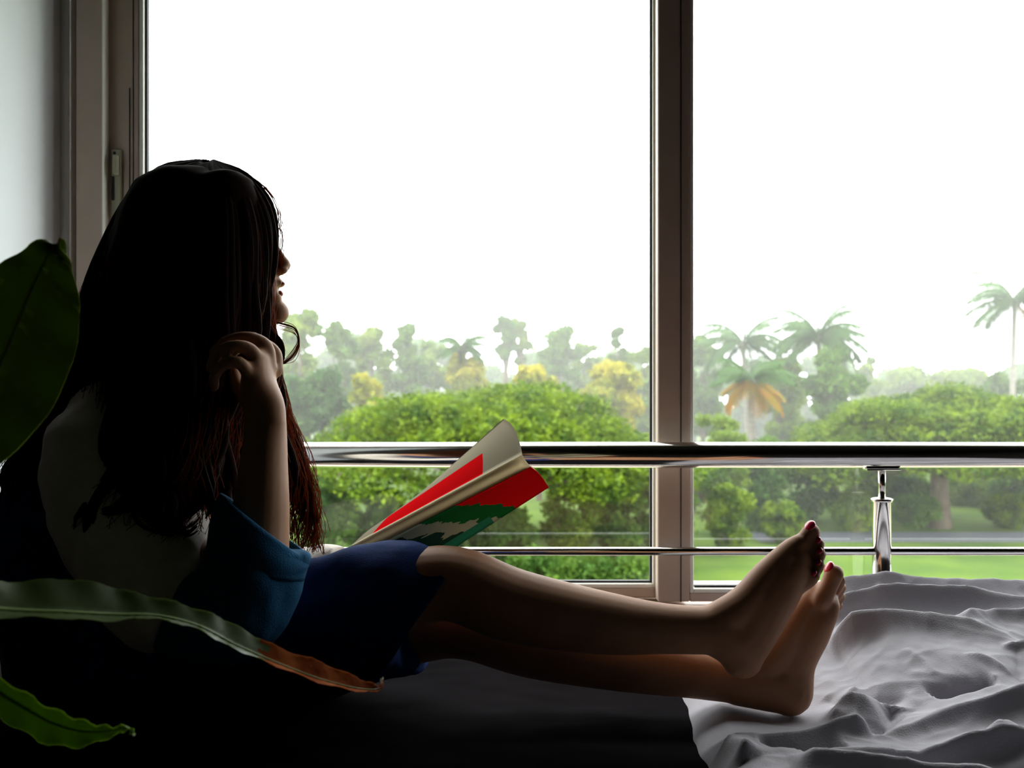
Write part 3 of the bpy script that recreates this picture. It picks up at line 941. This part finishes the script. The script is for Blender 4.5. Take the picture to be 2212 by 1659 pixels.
# explicit wavy locks crossing the pale sleeve
for k_ in range(26):
    a = random.gauss(0, 7); b = random.gauss(0, 10)
    ln = [P(262 + a, 820 + b, 1.30), P(238 + a, 900 + b, 1.285), P(226 + a, 960 + b, 1.27), P(243 + a * .7, 1010 + b, 1.262), P(212 + a, 1075 + b, 1.232), P(192 + a, 1120 + b, 1.222), P(196 + a * .5, 1160 + b * .6, 1.222), P(178 + a * .4, 1185 + b * .4, 1.225)]
    if k_ % 3 == 1:
        ln = [P(270 + a, 900 + b, 1.29), P(290 + a, 980 + b, 1.265), P(262 + a, 1040 + b, 1.240), P(290 + a, 1085 + b * .6, 1.222), P(250 + a * .7, 1105 + b * .4, 1.218), P(222 + a * .5, 1108 + b * .3, 1.218)]
    if k_ % 3 == 2:
        ln = [P(330 + a, 950 + b, 1.28), P(345 + a, 1040 + b, 1.235), P(318 + a, 1090 + b, 1.222), P(352 + a * 1.5, 1130 + b * .5, 1.215), P(395 + a, 1150 + b * .6, 1.215), P(420 + a, 1135 + b, 1.22)]
    r = random.uniform(0.0022, 0.004)
    lk.sweep(ln, [(r, r * .6)] * (len(ln) - 2) + [(r * .6, r * .4), (0.0006, 0.0005)], n=6, sub=4, up=(0, -1, 0.05))
lko = lk.build('hair_locks', M['hair'], core_hair)
# fine strands along the surface and fly-aways
st = MB()
for k_ in range(1500):
    u = random.random() * NGU
    if random.random() < 0.40:
        u = 7.6 + random.random() * 1.9
    seg = u % NGU
    length = 0.80 + random.random() * 0.26
    if 1.15 < seg < 1.95:
        length = 0.56 + random.random() * 0.2
    c = lock_path(u, -0.02 + random.random() * 0.05, min(length, 1.0), random.random(), 0.008 + random.random() * 0.014)
    out_ = rng.normal(0, 0.0022, 3)
    c = c + out_ * np.linspace(0.2, 1.6, len(c))[:, None]
    st.sweep(c[::2], [0.00055] * len(c[::2]), n=3, sub=2)
# wisps over the forehead and curls under the chin
for k_ in range(34):
    a = random.random() ** 0.7 * 1.3 - 0.15
    b = random.random()
    st.sweep([P(500 + 20 * a, 368, 1.50), P(552 + 18 * a + 8 * b, 402 + 6 * b, 1.50), P(585 + 14 * a + 8 * b, 455, 1.51), P(598 + 16 * b, 520, 1.52), P(596 + 12 * b * a, 560 + 30 * a, 1.53)], [0.00013] * 5, n=3, sub=4)
for k_ in range(46):
    a = random.gauss(0, 1) * 4; b = random.gauss(0, 1) * 4; q = random.random()
    st.sweep([P(575 + a, 700 + b, 1.47), P(590 + a, 722 + b, 1.46), P(606 + a, 745 + b, 1.455), P(608 + a, 775 + b, 1.45), P(590 + a, 800 + b, 1.45), P(585, 830, 1.45)], [0.0009] * 6, n=3, sub=4)
    if k_ < 14:
        st.sweep([P(600 + a, 700 + b, 1.50), P(636 + a * .5, 712 + b, 1.50), P(646 + a * .4, 740 + b, 1.50), P(634 + a, 768 + b, 1.49), P(612 + a, 786, 1.48)], [0.0005] * 5, n=3, sub=5)
sto = st.build('hair_strands', M['strand'], core_hair)
tag(sto, kind='stuff')
print('woman done')

# ================================================================== the book
book = thing('book', 'open paperback with cream spine and red and green cover lying on her lap', 'book', P(950, 1180, 1.43))


def patch(c00, c10, c11, c01, nu=30, nv=12, bulge=(0, 0, 0), th=0.0012):
    """quad surface c00-c10 along u, to c01-c11 along v, with thickness"""
    b = Vector(bulge)
    top = []
    for j in range(nv + 1):
        for i in range(nu + 1):
            u, v = i / nu, j / nv
            p = (c00 * (1 - u) + c10 * u) * (1 - v) + (c01 * (1 - u) + c11 * u) * v
            p = p + b * math.sin(math.pi * v)
            top.append(p)
    n = (c10 - c00).cross(c01 - c00).normalized() * th
    m = MB()
    V = top + [p - n for p in top]
    N = len(top); w = nu + 1
    f = []
    for j in range(nv):
        for i in range(nu):
            a = j * w + i
            f.append((a, a + 1, a + w + 1, a + w))
            f.append((a + N, a + w + N, a + w + 1 + N, a + 1 + N))
    edge = [i for i in range(w)] + [j * w + nu for j in range(1, nv + 1)] + [nv * w + i for i in range(nu - 1, -1, -1)] + [j * w for j in range(nv - 1, 0, -1)]
    k = len(edge)
    f += [(edge[a], edge[(a + 1) % k], edge[(a + 1) % k] + N, edge[a] + N) for a in range(k)]
    m.add(V, f)
    return m


def uvmap(o, nu, nv):
    """per-vertex u,v stored as an attribute so that the printed cover follows the sheet"""
    me = o.data
    at = me.attributes.new('sheet_uv', 'FLOAT_VECTOR', 'POINT')
    N = (nu + 1) * (nv + 1)
    vals = []
    for k in range(2):
        for j in range(nv + 1):
            for i in range(nu + 1):
                vals += [i / nu, j / nv, 0.0]
    at.data.foreach_set('vector', vals)


def printed(name, build):
    m = bpy.data.materials.new(name)
    m.use_nodes = True
    nt = m.node_tree
    b = nt.nodes['Principled BSDF']
    b.inputs['Roughness'].default_value = 0.6
    b.inputs['Specular IOR Level'].default_value = 0.0
    a = nt.nodes.new('ShaderNodeAttribute'); a.attribute_name = 'sheet_uv'
    sx = nt.nodes.new('ShaderNodeSeparateXYZ')
    nt.links.new(a.outputs['Vector'], sx.inputs[0])

    def mth(op, x, y=None):
        n = nt.nodes.new('ShaderNodeMath'); n.operation = op
        for k, q in enumerate((x, y)):
            if q is None: continue
            if isinstance(q, (int, float)): n.inputs[k].default_value = q
            else: nt.links.new(q, n.inputs[k])
        return n.outputs[0]

    def mix(fac, c1, c2):
        n = nt.nodes.new('ShaderNodeMixRGB')
        nt.links.new(fac, n.inputs[0])
        for k, q in ((1, c1), (2, c2)):
            if isinstance(q, tuple): n.inputs[k].default_value = (*q, 1)
            else: nt.links.new(q, n.inputs[k])
        return n.outputs[0]
    nz = nt.nodes.new('ShaderNodeTexNoise'); nz.inputs['Scale'].default_value = 7
    nt.links.new(a.outputs['Vector'], nz.inputs['Vector'])
    col = build(mth, mix, sx.outputs[0], sx.outputs[1], nz.outputs['Fac'])
    nt.links.new(col, b.inputs['Base Color'])
    return m


RED = (0.62, 0.006, 0.008); GRN = (0.010, 0.14, 0.035); CRM = (0.30, 0.265, 0.19); PALE = (0.30, 0.42, 0.34); TEAL = (0.02, 0.22, 0.14); SHADE_TEAL = (0.012, 0.06, 0.045)


def back_print(mth, mix, u, v, n):
    inr = mth('MULTIPLY', mth('MULTIPLY', mth('LESS_THAN', v, 0.46), mth('GREATER_THAN', v, 0.03)), mth('MULTIPLY', mth('LESS_THAN', u, 0.77), mth('GREATER_THAN', u, 0.12)))
    return mix(inr, CRM, RED)


def front_print_shade(mth, mix, u, v, n):
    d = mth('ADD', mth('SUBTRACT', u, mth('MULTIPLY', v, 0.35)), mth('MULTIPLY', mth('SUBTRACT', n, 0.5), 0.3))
    col = mix(mth('GREATER_THAN', d, 0.16), SHADE_TEAL, PALE)  # dark teal left end is shade painted into the cover print
    col = mix(mth('GREATER_THAN', d, 0.33), col, GRN)
    low = mth('MULTIPLY', mth('GREATER_THAN', v, 0.80), mth('LESS_THAN', u, 0.64))
    col = mix(low, col, TEAL)
    e = mth('ADD', mth('ADD', u, mth('MULTIPLY', v, -0.25)), mth('MULTIPLY', mth('SUBTRACT', n, 0.5), 0.12))
    redm = mth('GREATER_THAN', e, 0.56)
    col = mix(redm, col, RED)
    return col


M['book_back'] = printed('book_back_print', back_print)
M['book_front'] = printed('book_front_print_shade', front_print_shade)
dS = 1.455
S0, S1 = P(757, 1180, dS), P(1128, 982, dS)          # upper edge of the spine
Q0, Q1 = P(775, 1197, dS), P(1146, 1008, dS)         # lower edge of the spine
T0, T1 = P(838, 1128, 1.62), P(1087, 905, 1.62)
U0, U1 = P(858, 1262, 1.54), P(1185, 1052, 1.54)
bk = patch(S0, S1, T1, T0, 40, 16, (0.004, 0, 0.010)).build('back_cover', M['book_back'], book)
uvmap(bk, 40, 16)
tag(bk, 'cream back cover with a red block')
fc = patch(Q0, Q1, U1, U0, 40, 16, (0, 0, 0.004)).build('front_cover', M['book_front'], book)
uvmap(fc, 40, 16)
tag(fc, 'front cover printed red, dark green and pale green')
patch(S0, S1, Q1, Q0, 30, 6, (-0.001, -0.003, 0.0)).build('spine', M['cover_cream'], book)
# page blocks fanned between the covers
mid = (S0 + Q0) / 2; mid1 = (S1 + Q1) / 2
inn = Vector((0.0, 0.012, 0.0))
for a in (0.12, 0.2, 0.28):
    w0 = S0.lerp(Q0, a) + inn * .3; w1 = S1.lerp(Q1, a) + inn * .3
    e0 = T0.lerp(U0, a * .5) ; e1 = T1.lerp(U1, a * .5)
    patch(w0.lerp(w1, .02), w0.lerp(w1, .98), e0.lerp(e1, .97), e0.lerp(e1, .03), 20, 12, (0.003, 0, 0.006), 0.0022).build('pages', M['page'], book)
for a in (0.72, 0.8, 0.9):
    w0 = S0.lerp(Q0, a) + inn * .3; w1 = S1.lerp(Q1, a) + inn * .3
    bb = 1 - (1 - a) * .45
    e0 = T0.lerp(U0, bb); e1 = T1.lerp(U1, bb)
    patch(w0.lerp(w1, .02), w0.lerp(w1, .99), e0.lerp(e1, .985), e0.lerp(e1, .03), 20, 12, (0.002, 0, 0.004), 0.0022).build('pages', M['page'], book)

# ================================================================== the plant by the camera
plant = thing('potted_plant', 'potted plant with long drooping green leaves in the left foreground, one leaf browning', 'plant', (-0.70, 0.62, 0))
MB().lathe([(0.0, 0.0), (0.10, 0.0), (0.115, 0.02), (0.145, 0.25), (0.155, 0.25), (0.155, 0.28), (0.142, 0.28), (0.138, 0.24), (0.0, 0.24)], (-0.70, 0.62, 0), 40).build('pot', M['terracotta'], plant)
MB().lathe([(0.0, 0.236), (0.137, 0.236), (0.130, 0.256), (0.0, 0.262)], (-0.70, 0.62, 0), 32).build('soil', M['soil'], plant)
MB().sweep([(-0.70, 0.62, 0.24), (-0.71, 0.64, 0.5), (-0.695, 0.66, 0.75), (-0.68, 0.68, 0.84)], [0.016, 0.014, 0.012, 0.009], n=14).build('stem', M['rib'], plant)


def leaf(pts, widths, side, fold=0.25, mats=None, split=None, petiole=None, wav=0.003, nv=10, curl=0.0, name='leaf', asym=1.0):
    p = catmull([tuple(q) for q in pts], 8)
    w = catmull([[x] for x in widths], 8)[:, 0]
    m = len(p)
    T = np.gradient(p, axis=0); T /= np.linalg.norm(T, axis=1)[:, None]
    sd = np.array(side, float)
    V, Fc, mi = [], [], []
    for i in range(m):
        s = sd if sd.ndim == 1 else sd[min(i * len(sd) // m, len(sd) - 1)]
        s = s - T[i] * np.dot(s, T[i]); s /= np.linalg.norm(s)
        nrm = np.cross(T[i], s)
        for j in range(nv + 1):
            v = j / nv * 2 - 1
            a = abs(v)
            ww = w[i] * (asym if v < 0 else 1.0)
            off = s * v * ww * math.cos(fold * a) + nrm * (a * ww * math.sin(fold) - curl * a * a * ww)
            off = off + nrm * wav * math.sin(i * 0.9 + v * 2) * a
            off = off - nrm * 0.0012 * abs(math.sin(i * 1.4 - a * 5)) * (1 - 0.3 * a)
            V.append(p[i] + off)
    for i in range(m - 1):
        for j in range(nv):
            a = i * (nv + 1) + j
            Fc.append((a, a + 1, a + nv + 2, a + nv + 1))
            fr_ = i / m
            k = 0
            if split:
                for q, s_ in enumerate(split):
                    if fr_ > s_ + 0.015 * math.sin(j * 1.9): k = q + 1
            mi.append(k)
    N = len(V)
    # thickness
    V2 = [q - np.array([0, 0.0, 0.0006]) for q in V]
    mb = MB()
    mb.v = [tuple(q) for q in V + V2]
    mb.f = Fc + [tuple(x + N for x in reversed(f)) for f in Fc]
    mb.m = mi + mi
    mb.n = len(mb.v)
    o = mb.build(name, mats, plant)
    rw = [max(0.0006, 0.0022 * (1 - i / m)) for i in range(0, m, 4)]
    MB().sweep([Vector(p[i]) for i in range(0, m, 4)], rw, n=7, sub=2).build('midrib', M['rib'], o)
    if petiole:
        MB().sweep([Vector(q) for q in petiole] + [Vector(p[0])], [0.006, 0.005, 0.004, 0.0035][:len(petiole) + 1], n=10).build('petiole', M['rib'], o)
    return o


tag(leaf([P(-140, 1080, 0.90), P(-70, 930, 0.90), P(0, 790, 0.91), P(58, 650, 0.92), P(100, 560, 0.93), P(124, 528, 0.935), P(140, 560, 0.94)],
         [0.012, 0.046, 0.058, 0.050, 0.026, 0.010, 0.001], (0.9, 0.25, 0.35), 0.30, M['leaf'], petiole=[(-0.68, 0.68, 0.83), (-0.66, 0.76, 0.86)], curl=0.15),
    'broad dark green upright leaf with a curled tip')
tag(leaf([P(-150, 1290, 0.80), P(0, 1316, 0.84), P(130, 1322, 0.87), P(250, 1328, 0.90), P(340, 1330, 0.92), P(430, 1352, 0.94), P(500, 1388, 0.96), P(590, 1428, 0.98), P(690, 1466, 1.0), P(780, 1488, 1.02), P(822, 1486, 1.03), P(826, 1464, 1.03)],
         [0.012, 0.026, 0.034, 0.030, 0.020, 0.017, 0.019, 0.017, 0.019, 0.012, 0.006, 0.003], (0.05, 0.92, 0.20), 0.45, [M['leaf'], M['leaf_dry'], M['leaf_tip']], split=(0.60, 0.955), petiole=[(-0.68, 0.68, 0.84), (-0.60, 0.72, 0.87)], wav=0.0012),
    'long arching leaf, its outer half dry and brown')
tag(leaf([P(-160, 1440, 0.80), P(-60, 1465, 0.82), P(30, 1515, 0.84), P(110, 1560, 0.85), P(180, 1580, 0.86), P(240, 1578, 0.87), P(275, 1572, 0.87), P(290, 1588, 0.87)],
         [0.006, 0.012, 0.018, 0.0195, 0.015, 0.006, 0.0022, 0.001], (0.25, -0.35, 0.8), 0.25, M['leaf_bright'], petiole=[(-0.69, 0.67, 0.72), (-0.63, 0.74, 0.80)], wav=0.002),
    'narrow bright green leaf with a thin tip')

# ================================================================== outdoors
ZG = -5.0
MB().box(-160, 160, 2.6, 260, ZG - 0.5, ZG).build('ground', M['grass'], smooth=False)
tag(bpy.data.objects['ground'], 'bright green lawn spreading below the trees outside', 'lawn', kind='structure')
rd = MB().box(9.5, 120, 38.2, 40.6, ZG, ZG + 0.03).build('road', M['asphalt'], smooth=False)
tag(rd, 'blue grey road strip crossing the lawn below the right-hand tree', 'road', kind='structure')


def leaf_cards(name, cen, size, matl, parent, flat=0.0, kind=True):
    """cen (n,3): one small pointed leaf spray (a bent quad) per centre"""
    n = len(cen)
    a = rng.normal(size=(n, 3)); a[:, 2] *= (1 - flat); a /= np.linalg.norm(a, axis=1)[:, None]
    b = rng.normal(size=(n, 3)); b[:, 2] *= (1 - flat); b -= a * (a * b).sum(1)[:, None]; b /= np.linalg.norm(b, axis=1)[:, None]
    s = size * (0.6 + 0.8 * rng.random((n, 1)))
    c = np.cross(a, b)
    v0 = cen - a * s; v1 = cen - b * s * 0.5 + c * s * 0.15; v2 = cen + a * s; v3 = cen + b * s * 0.5 + c * s * 0.15
    V = np.stack([v0, v1, v2, v3], 1).reshape(-1, 3)
    Fq = np.arange(n * 4).reshape(-1, 4)
    o = link(name, np_mesh(name, V, Fq), matl, parent, smooth=False)
    if kind: o['kind'] = 'stuff'
    return o


def shell(c, r, n, thick=0.25, upper=0.0):
    d = rng.normal(size=(n, 3)); d /= np.linalg.norm(d, axis=1)[:, None]
    if upper:
        d[:, 2] = np.where((d[:, 2] < 0) & (rng.random(n) < upper), -d[:, 2], d[:, 2])
    k = 1.08 - thick * rng.random((n, 1)) ** 1.5 + 0.10 * rng.normal(size=(n, 1)) * (1 if upper > .2 else 2.6)
    return np.array(c) + d * np.array(r) * k


def gpos(px, dist):
    return Vector(((px - 1106) * dist / F, dist, ZG))


def tree(label, px, py_top, dist, hw, matk, n=5000, leafs=0.13, clumps=16, shape='round', crown_frac=0.62, name='tree', cat='tree', group=None, pys=None, trunk_r=None, flat=0.0):
    b = gpos(px, dist)
    ztop = CAMZ - (py_top - 829.5) * dist / F
    H = ztop - ZG
    R = hw * dist / F
    t = thing(name, label, cat, b, group)
    ch = H * crown_frac
    cz = ztop - ch / 2
    tr = trunk_r or max(0.10, H * 0.02)
    lean = random.uniform(-.3, .3)
    mb = MB().sweep([b, b + Vector((lean * .4, 0, (H - ch) * 0.5)), b + Vector((lean, 0, H - ch)), b + Vector((lean * .8, 0, H - ch * 0.35))], [tr * 1.3, tr, tr * 0.8, tr * 0.3], n=9, sub=3)
    cl = []
    clumps = int(clumps * (1.0 if shape == 'umbrella' else 2.6))
    sh = 1.0 if shape == 'umbrella' else 0.62
    for k in range(clumps):
        if shape == 'umbrella':
            a = random.random() * 6.283; q = math.sqrt(random.random())
            x, y = math.cos(a) * q * R * 0.92, math.sin(a) * q * R * 0.8
            z = ztop - ch * (0.02 + 0.80 * q ** 2.1) - random.random() ** 1.5 * ch * 0.22 + ch * 0.07 * (math.sin(x * 1.3 + b.x) + math.sin(y * 1.1 + x * .7))
            rr = R * random.uniform(0.09, 0.20)
            r3 = (rr, rr, rr * 0.42)
            z -= r3[2] * .8
        elif shape == 'tall':
            f = random.random()
            a = random.random() * 6.283; q = random.random() ** .5 * (0.5 + 0.5 * math.sin(math.pi * min(1, f * 0.9 + .1)))
            x, y, z = math.cos(a) * q * R * .75, math.sin(a) * q * R * .75, ztop - ch * (0.06 + 0.88 * f)
            rr = R * random.uniform(0.24, 0.45) * sh; r3 = (rr, rr, rr * 0.9)
            z = min(z, ztop - r3[2])
        else:
            a = random.random() * 6.283; q = random.random() ** .5; f = random.random()
            pr = math.sin(math.pi * (0.18 + 0.74 * f)) ** 0.8
            x, y, z = math.cos(a) * q * R * .75 * pr, math.sin(a) * q * R * .75 * pr, ztop - ch * (0.05 + 0.9 * f)
            rr = R * random.uniform(0.20, 0.42) * sh; r3 = (rr, rr, min(rr * 0.8, ch * 0.35))
            z = min(z, ztop - r3[2])
        cl.append((b + Vector((x + lean * .8, y, z - ZG)), r3))
    for c, r3 in cl[:14]:
        s0 = b + Vector((lean * .9, 0, (H - ch) * random.uniform(0.75, 1.05)))
        m_ = s0.lerp(c, 0.5) + Vector((0, 0, -0.06 * R))
        mb.sweep([s0, m_, c], [tr * 0.5, tr * 0.28, tr * 0.08], n=6, sub=3)
    mb.build('trunk', M['bark'], t)
    tot = sum(r[0] ** 2 for _, r in cl)
    pts = [shell(tuple(c), r3, max(20, int(n * r3[0] ** 2 / tot)), 0.45, 0.35 if shape == 'umbrella' else 0.1) for c, r3 in cl]
    leaf_cards('crown', np.vstack(pts), leafs, LM[matk], t, flat)
    return t


random.seed(21)
tree('broad bright green umbrella-shaped tree seen behind the open book', 1070, 832, 36, 445, 'bright', 75000, 0.095, 210, 'umbrella', 0.50, flat=0.35, trunk_r=0.35, name='rain_tree')
tree('broad bright green umbrella-shaped tree above the railing post at right', 2030, 836, 42, 345, 'bright', 65000, 0.10, 190, 'umbrella', 0.52, flat=0.35, trunk_r=0.38, name='rain_tree')

BG = [
    ('pale hazy tree rising just right of her chin', 655, 652, 60, 52, 'pale', 'tall', .75),
    ('pale hazy tree second to the right of her chin', 738, 688, 63, 46, 'mid', 'tall', .75),
    ('pale hazy tree third to the right of her chin, rounded twin of its neighbour', 800, 692, 66, 52, 'pale', 'tall', .7),
    ('pale hazy tree fourth to the right of her chin, with a pointed top', 884, 694, 66, 44, 'mid', 'tall', .7),
    ('hazy light green tree standing left of the small leaning palm', 945, 735, 70, 55, 'pale', 'round', .7),
    ('slender tall tree, left one of the pair above the book', 1086, 682, 74, 27, 'mid', 'tall', .30),
    ('slender tall tree, right one of the pair above the book', 1124, 686, 75, 25, 'pale', 'tall', .34),
    ('hazy rounded tree to the right of the slender pair', 1205, 704, 72, 58, 'mid', 'round', .72),
    ('low hazy tree between the slender pair and the mullion', 1265, 738, 76, 45, 'pale', 'round', .7),
    ('thin spire-like hazy tree left of the mullion', 1326, 700, 68, 27, 'mid', 'tall', .75),
    ('hazy tree half hidden by the left side of the mullion', 1385, 752, 66, 55, 'pale', 'round', .7),
    ('grey green bushy tree low behind her hand', 680, 800, 50, 85, 'dark', 'round', .8),
    ('yellowish tree with dry leaves low at left behind the umbrella tree', 800, 812, 49, 50, 'yellow', 'round', .6),
    ('yellow-topped tree behind the small leaning palm', 1015, 766, 58, 55, 'yellow', 'round', .5),
    ('yellow green tree right behind the crown of the left umbrella tree', 1165, 795, 52, 75, 'yellow', 'round', .6),
    ('yellow green tree near the mullion behind the left umbrella tree', 1310, 780, 54, 80, 'yellow', 'round', .6),
    ('hazy tree just right of the mullion', 1525, 722, 66, 55, 'mid', 'round', .75),
    ('green tree between the two palms right of the mullion', 1692, 772, 60, 62, 'pale', 'round', .75),
    ('green rounded tree below the bushy-headed palm', 1805, 748, 53, 78, 'mid', 'round', .8),
    ('small hazy conical tree right of the bushy-headed palm', 1884, 768, 78, 36, 'pale', 'tall', .7),
    ('low hazy rounded tree above the right umbrella tree', 1965, 794, 82, 75, 'pale', 'round', .7),
    ('low hazy wide tree left of the tall palm trunk', 2080, 796, 80, 80, 'pale', 'round', .7),
    ('greyish tree at the foot of the tall palm', 2175, 806, 62, 60, 'mid', 'round', .8),
]
for (lb, px, py, d, hw, mk, shp, cf) in BG:
    tree(lb, px, py, d, hw, mk, int(4500 + hw * 90), 0.20, 18 if hw > 40 else 10, shp, cf, group='hazy trees beyond the lawn')

far = [(620, 745, 95, 95), (760, 735, 100, 95), (900, 750, 98, 100), (1050, 800, 105, 95), (1180, 770, 100, 95), (1330, 775, 102, 100), (1500, 775, 95, 95), (1640, 790, 100, 90), (1780, 785, 98, 95), (1930, 812, 105, 100), (2070, 815, 100, 90), (2230, 800, 98, 100), (460, 740, 98, 100), (2380, 790, 98, 100), (300, 750, 96, 100)]
nm = ['behind her face', 'behind the second and third trees', 'behind the small leaning palm', 'in the gap left of the slender pair', 'behind the slender pair', 'left of the mullion', 'right of the mullion', 'between the palms',
      'behind the bushy-headed palm', 'right of the conical tree', 'left of the tall palm trunk', 'at the right picture edge', 'behind the back of her head', 'beyond the right edge', 'beyond the left sash']
for (px, py, d, hw), w_ in zip(far, nm):
    tree('faint far tree in the farthest row, ' + w_, px, py - 14, d, hw, 'mid', 8000, 0.32, 26, 'round', 0.9, group='farthest row of trees')

# bushes beneath the big trees
random.seed(5)
bushes = [(560, 1010, 34, 90, 'dark'), (690, 1035, 33, 90, 'mid'), (820, 1060, 34, 85, 'mid'), (960, 1090, 33, 90, 'pale'), (1090, 1100, 34, 90, 'mid'), (1220, 1050, 35, 90, 'pale'), (1340, 1020, 35, 85, 'mid'),
          (1440, 1020, 36, 80, 'mid'), (1545, 890, 40, 75, 'pale'), (1650, 930, 41, 80, 'mid'), (1570, 1050, 36, 60, 'bright'), (1760, 940, 44, 90, 'mid'), (1690, 1085, 38, 60, 'bright'), (1850, 1010, 47, 75, 'bright'), (1950, 1030, 47, 80, 'mid'), (2090, 1010, 50, 100, 'pale'), (2230, 1010, 47, 90, 'mid'), (1835, 1065, 41, 55, 'pale'), (1965, 1075, 42, 60, 'mid'), (2180, 1070, 42, 60, 'bright'), (1480, 960, 47, 70, 'mid')]
bn = ['behind the raised forearm', 'right of the hair falling over her chest', 'left of the book', 'behind the book', 'under the left umbrella tree', 'right of the book below the rail', 'left of the mullion below the rail',
      'behind the foot of the mullion', 'tall and pale right of the mullion', 'under the orange palm', 'bright, low beside the mullion', 'tall, left of the right umbrella tree', 'bright, above the toes', 'left of the railing post', 'right of the railing post', 'under the branches of the right umbrella tree', 'at the lower right picture edge', 'low, just left of the railing post', 'low, just right of the railing post', 'low, near the lower right corner of the window', 'tall, behind the mullion']
for (px, py, d, hw, mk), w_ in zip(bushes, bn):
    tree('leafy shrub ' + w_, px, py, d, hw, mk, 9000, 0.10, 20, 'round', 0.97, name='shrub', cat='shrub', group='shrubs on the lawn', trunk_r=0.06)
for (px, d, hw, py, w_) in [(700, 29, 95, 1195, 'left end'), (860, 28.5, 100, 1200, 'second from left'), (1020, 29, 95, 1198, 'under the book'), (1180, 28.5, 95, 1192, 'second from the mullion'), (1330, 29, 95, 1196, 'next to the mullion')]:
    tree('low clipped bush in the row just above the lower window edge, ' + w_, px, py, d, hw, 'mid', 7000, 0.08, 18, 'round', 0.97, name='bush', cat='bush', group='low bushes in the front row', trunk_r=0.05)


def frond_mesh(L, droop, up, n=26, ll=0.16):
    """coconut frond: arched rachis with hanging leaflets, in the local XZ plane"""
    V, Fq = [], []
    pts = []
    x = z = 0.0; ang = up
    for i in range(n + 1):
        pts.append((x, z, ang))
        ang -= droop / n
        x += math.cos(ang) * L / n; z += math.sin(ang) * L / n
    def quad(a, b, c, d):
        k = len(V); V.extend([a, b, c, d]); Fq.append((k, k + 1, k + 2, k + 3))
    for i in range(n):
        (x0, z0, a0), (x1, z1, a1) = pts[i], pts[i + 1]
        w = 0.045 * (1 - i / n) + 0.012
        quad((x0, -w, z0), (x0, w, z0), (x1, w, z1), (x1, -w, z1))
        quad((x0, 0, z0 - w), (x0, 0, z0 + w), (x1, 0, z1 + w), (x1, 0, z1 - w))
        if i > 2:
            f = i / n
            l = L * ll * 2.0 * math.sin(math.pi * min(1, 0.15 + f * 0.85)) ** 0.6
            for s in (-1, 1):
                for h in (0.0, 0.33, 0.66):
                    xa = x0 + (x1 - x0) * h; za = z0 + (z1 - z0) * h
                    xt = xa + l * 0.55 * math.cos(a0) + 0.03 * random.random(); yt = s * l * 0.55; zt2 = za - l * 0.62 * (0.7 + .5 * random.random()) + l * 0.3 * math.sin(a0)
                    quad((xa, 0, za), (xa + 0.05, 0, za), (xt + 0.02, yt, zt2), (xt, yt, zt2))
    return V, Fq


def palm(label, px, py_c, dist, L, nf, orange=0, foot=0.0, trunk_r=0.16, mk='palm'):
    cz = CAMZ - (py_c - 829.5) * dist / F
    cx = (px - 1106) * dist / F
    b = Vector((cx + foot, dist, ZG))
    t = thing('palm_tree', label, 'palm tree', b)
    c = Vector((cx, dist, cz))
    H = cz - ZG
    MB().sweep([b, b + Vector((-foot * .15, 0, H * .35)), b + Vector((-foot * .65, 0, H * .75)), c], [trunk_r * 1.5, trunk_r, trunk_r * .9, trunk_r * .85], n=10, sub=8).build('trunk', M['palm_bark'], t)
    for k in range(nf):
        a = k * 2.399 + random.random() * .4
        lev = k / nf
        dry = k >= nf - orange
        up = 1.25 - 1.5 * lev if not dry else 0.8 - 1.3 * random.random()
        V, Fq = frond_mesh(L * random.uniform(.85, 1.1), 1.0 + 0.6 * random.random() if not dry else 0.8 + random.random() * .7, up)
        ca, sa = math.cos(a), math.sin(a)
        V = [(c.x + x * ca - y * sa, c.y + x * sa + y * ca, c.z + z) for x, y, z in V]
        o = MB().add(V, Fq).build('frond', LM['orange' if dry else mk], t, False)
        if dry: tag(o, 'dry orange hanging frond')
    MB().ell((c.x, c.y, c.z - 0.15), (trunk_r * 1.7, trunk_r * 1.7, 0.3)).build('crown_core', M['palm_bark'], t)
    return t


random.seed(11)
palm('tall slim coconut palm standing alone at the right picture edge', 2192, 650, 60, 3.3, 22, 1, -0.2, 0.17)
palm('green coconut palm just right of the mullion, slender plume', 1605, 742, 60, 3.0, 20, 0, 0.3)
palm('bushy-headed coconut palm right of the mullion, widest palm crown', 1768, 728, 56, 3.0, 30, 0, 0.2)
palm('low palm with hanging orange fronds right of the mullion', 1622, 822, 46, 2.2, 22, 10, 0.1, mk='palm')
palm('small dark palm with a bent trunk above the book at left', 998, 752, 58, 1.7, 16, 0, 0.0, 0.22)

# haze over the far lawn and trees
hz = MB().box(-150, 150, 30, 240, ZG + 0.02, 22).build('haze', None, smooth=False)
hm = bpy.data.materials.new('morning_haze'); hm.use_nodes = True
nt = hm.node_tree; nt.nodes.clear()
ho = nt.nodes.new('ShaderNodeOutputMaterial'); hv = nt.nodes.new('ShaderNodeVolumeScatter')
hv.inputs['Color'].default_value = (1.0, 1.0, 0.95, 1); hv.inputs['Density'].default_value = 0.0038; hv.inputs['Anisotropy'].default_value = 0.0
nt.links.new(hv.outputs[0], ho.inputs['Volume'])
hz.data.materials.clear(); hz.data.materials.append(hm)
tag(hz, 'pale rain haze hanging over the far trees', 'haze', kind='structure')
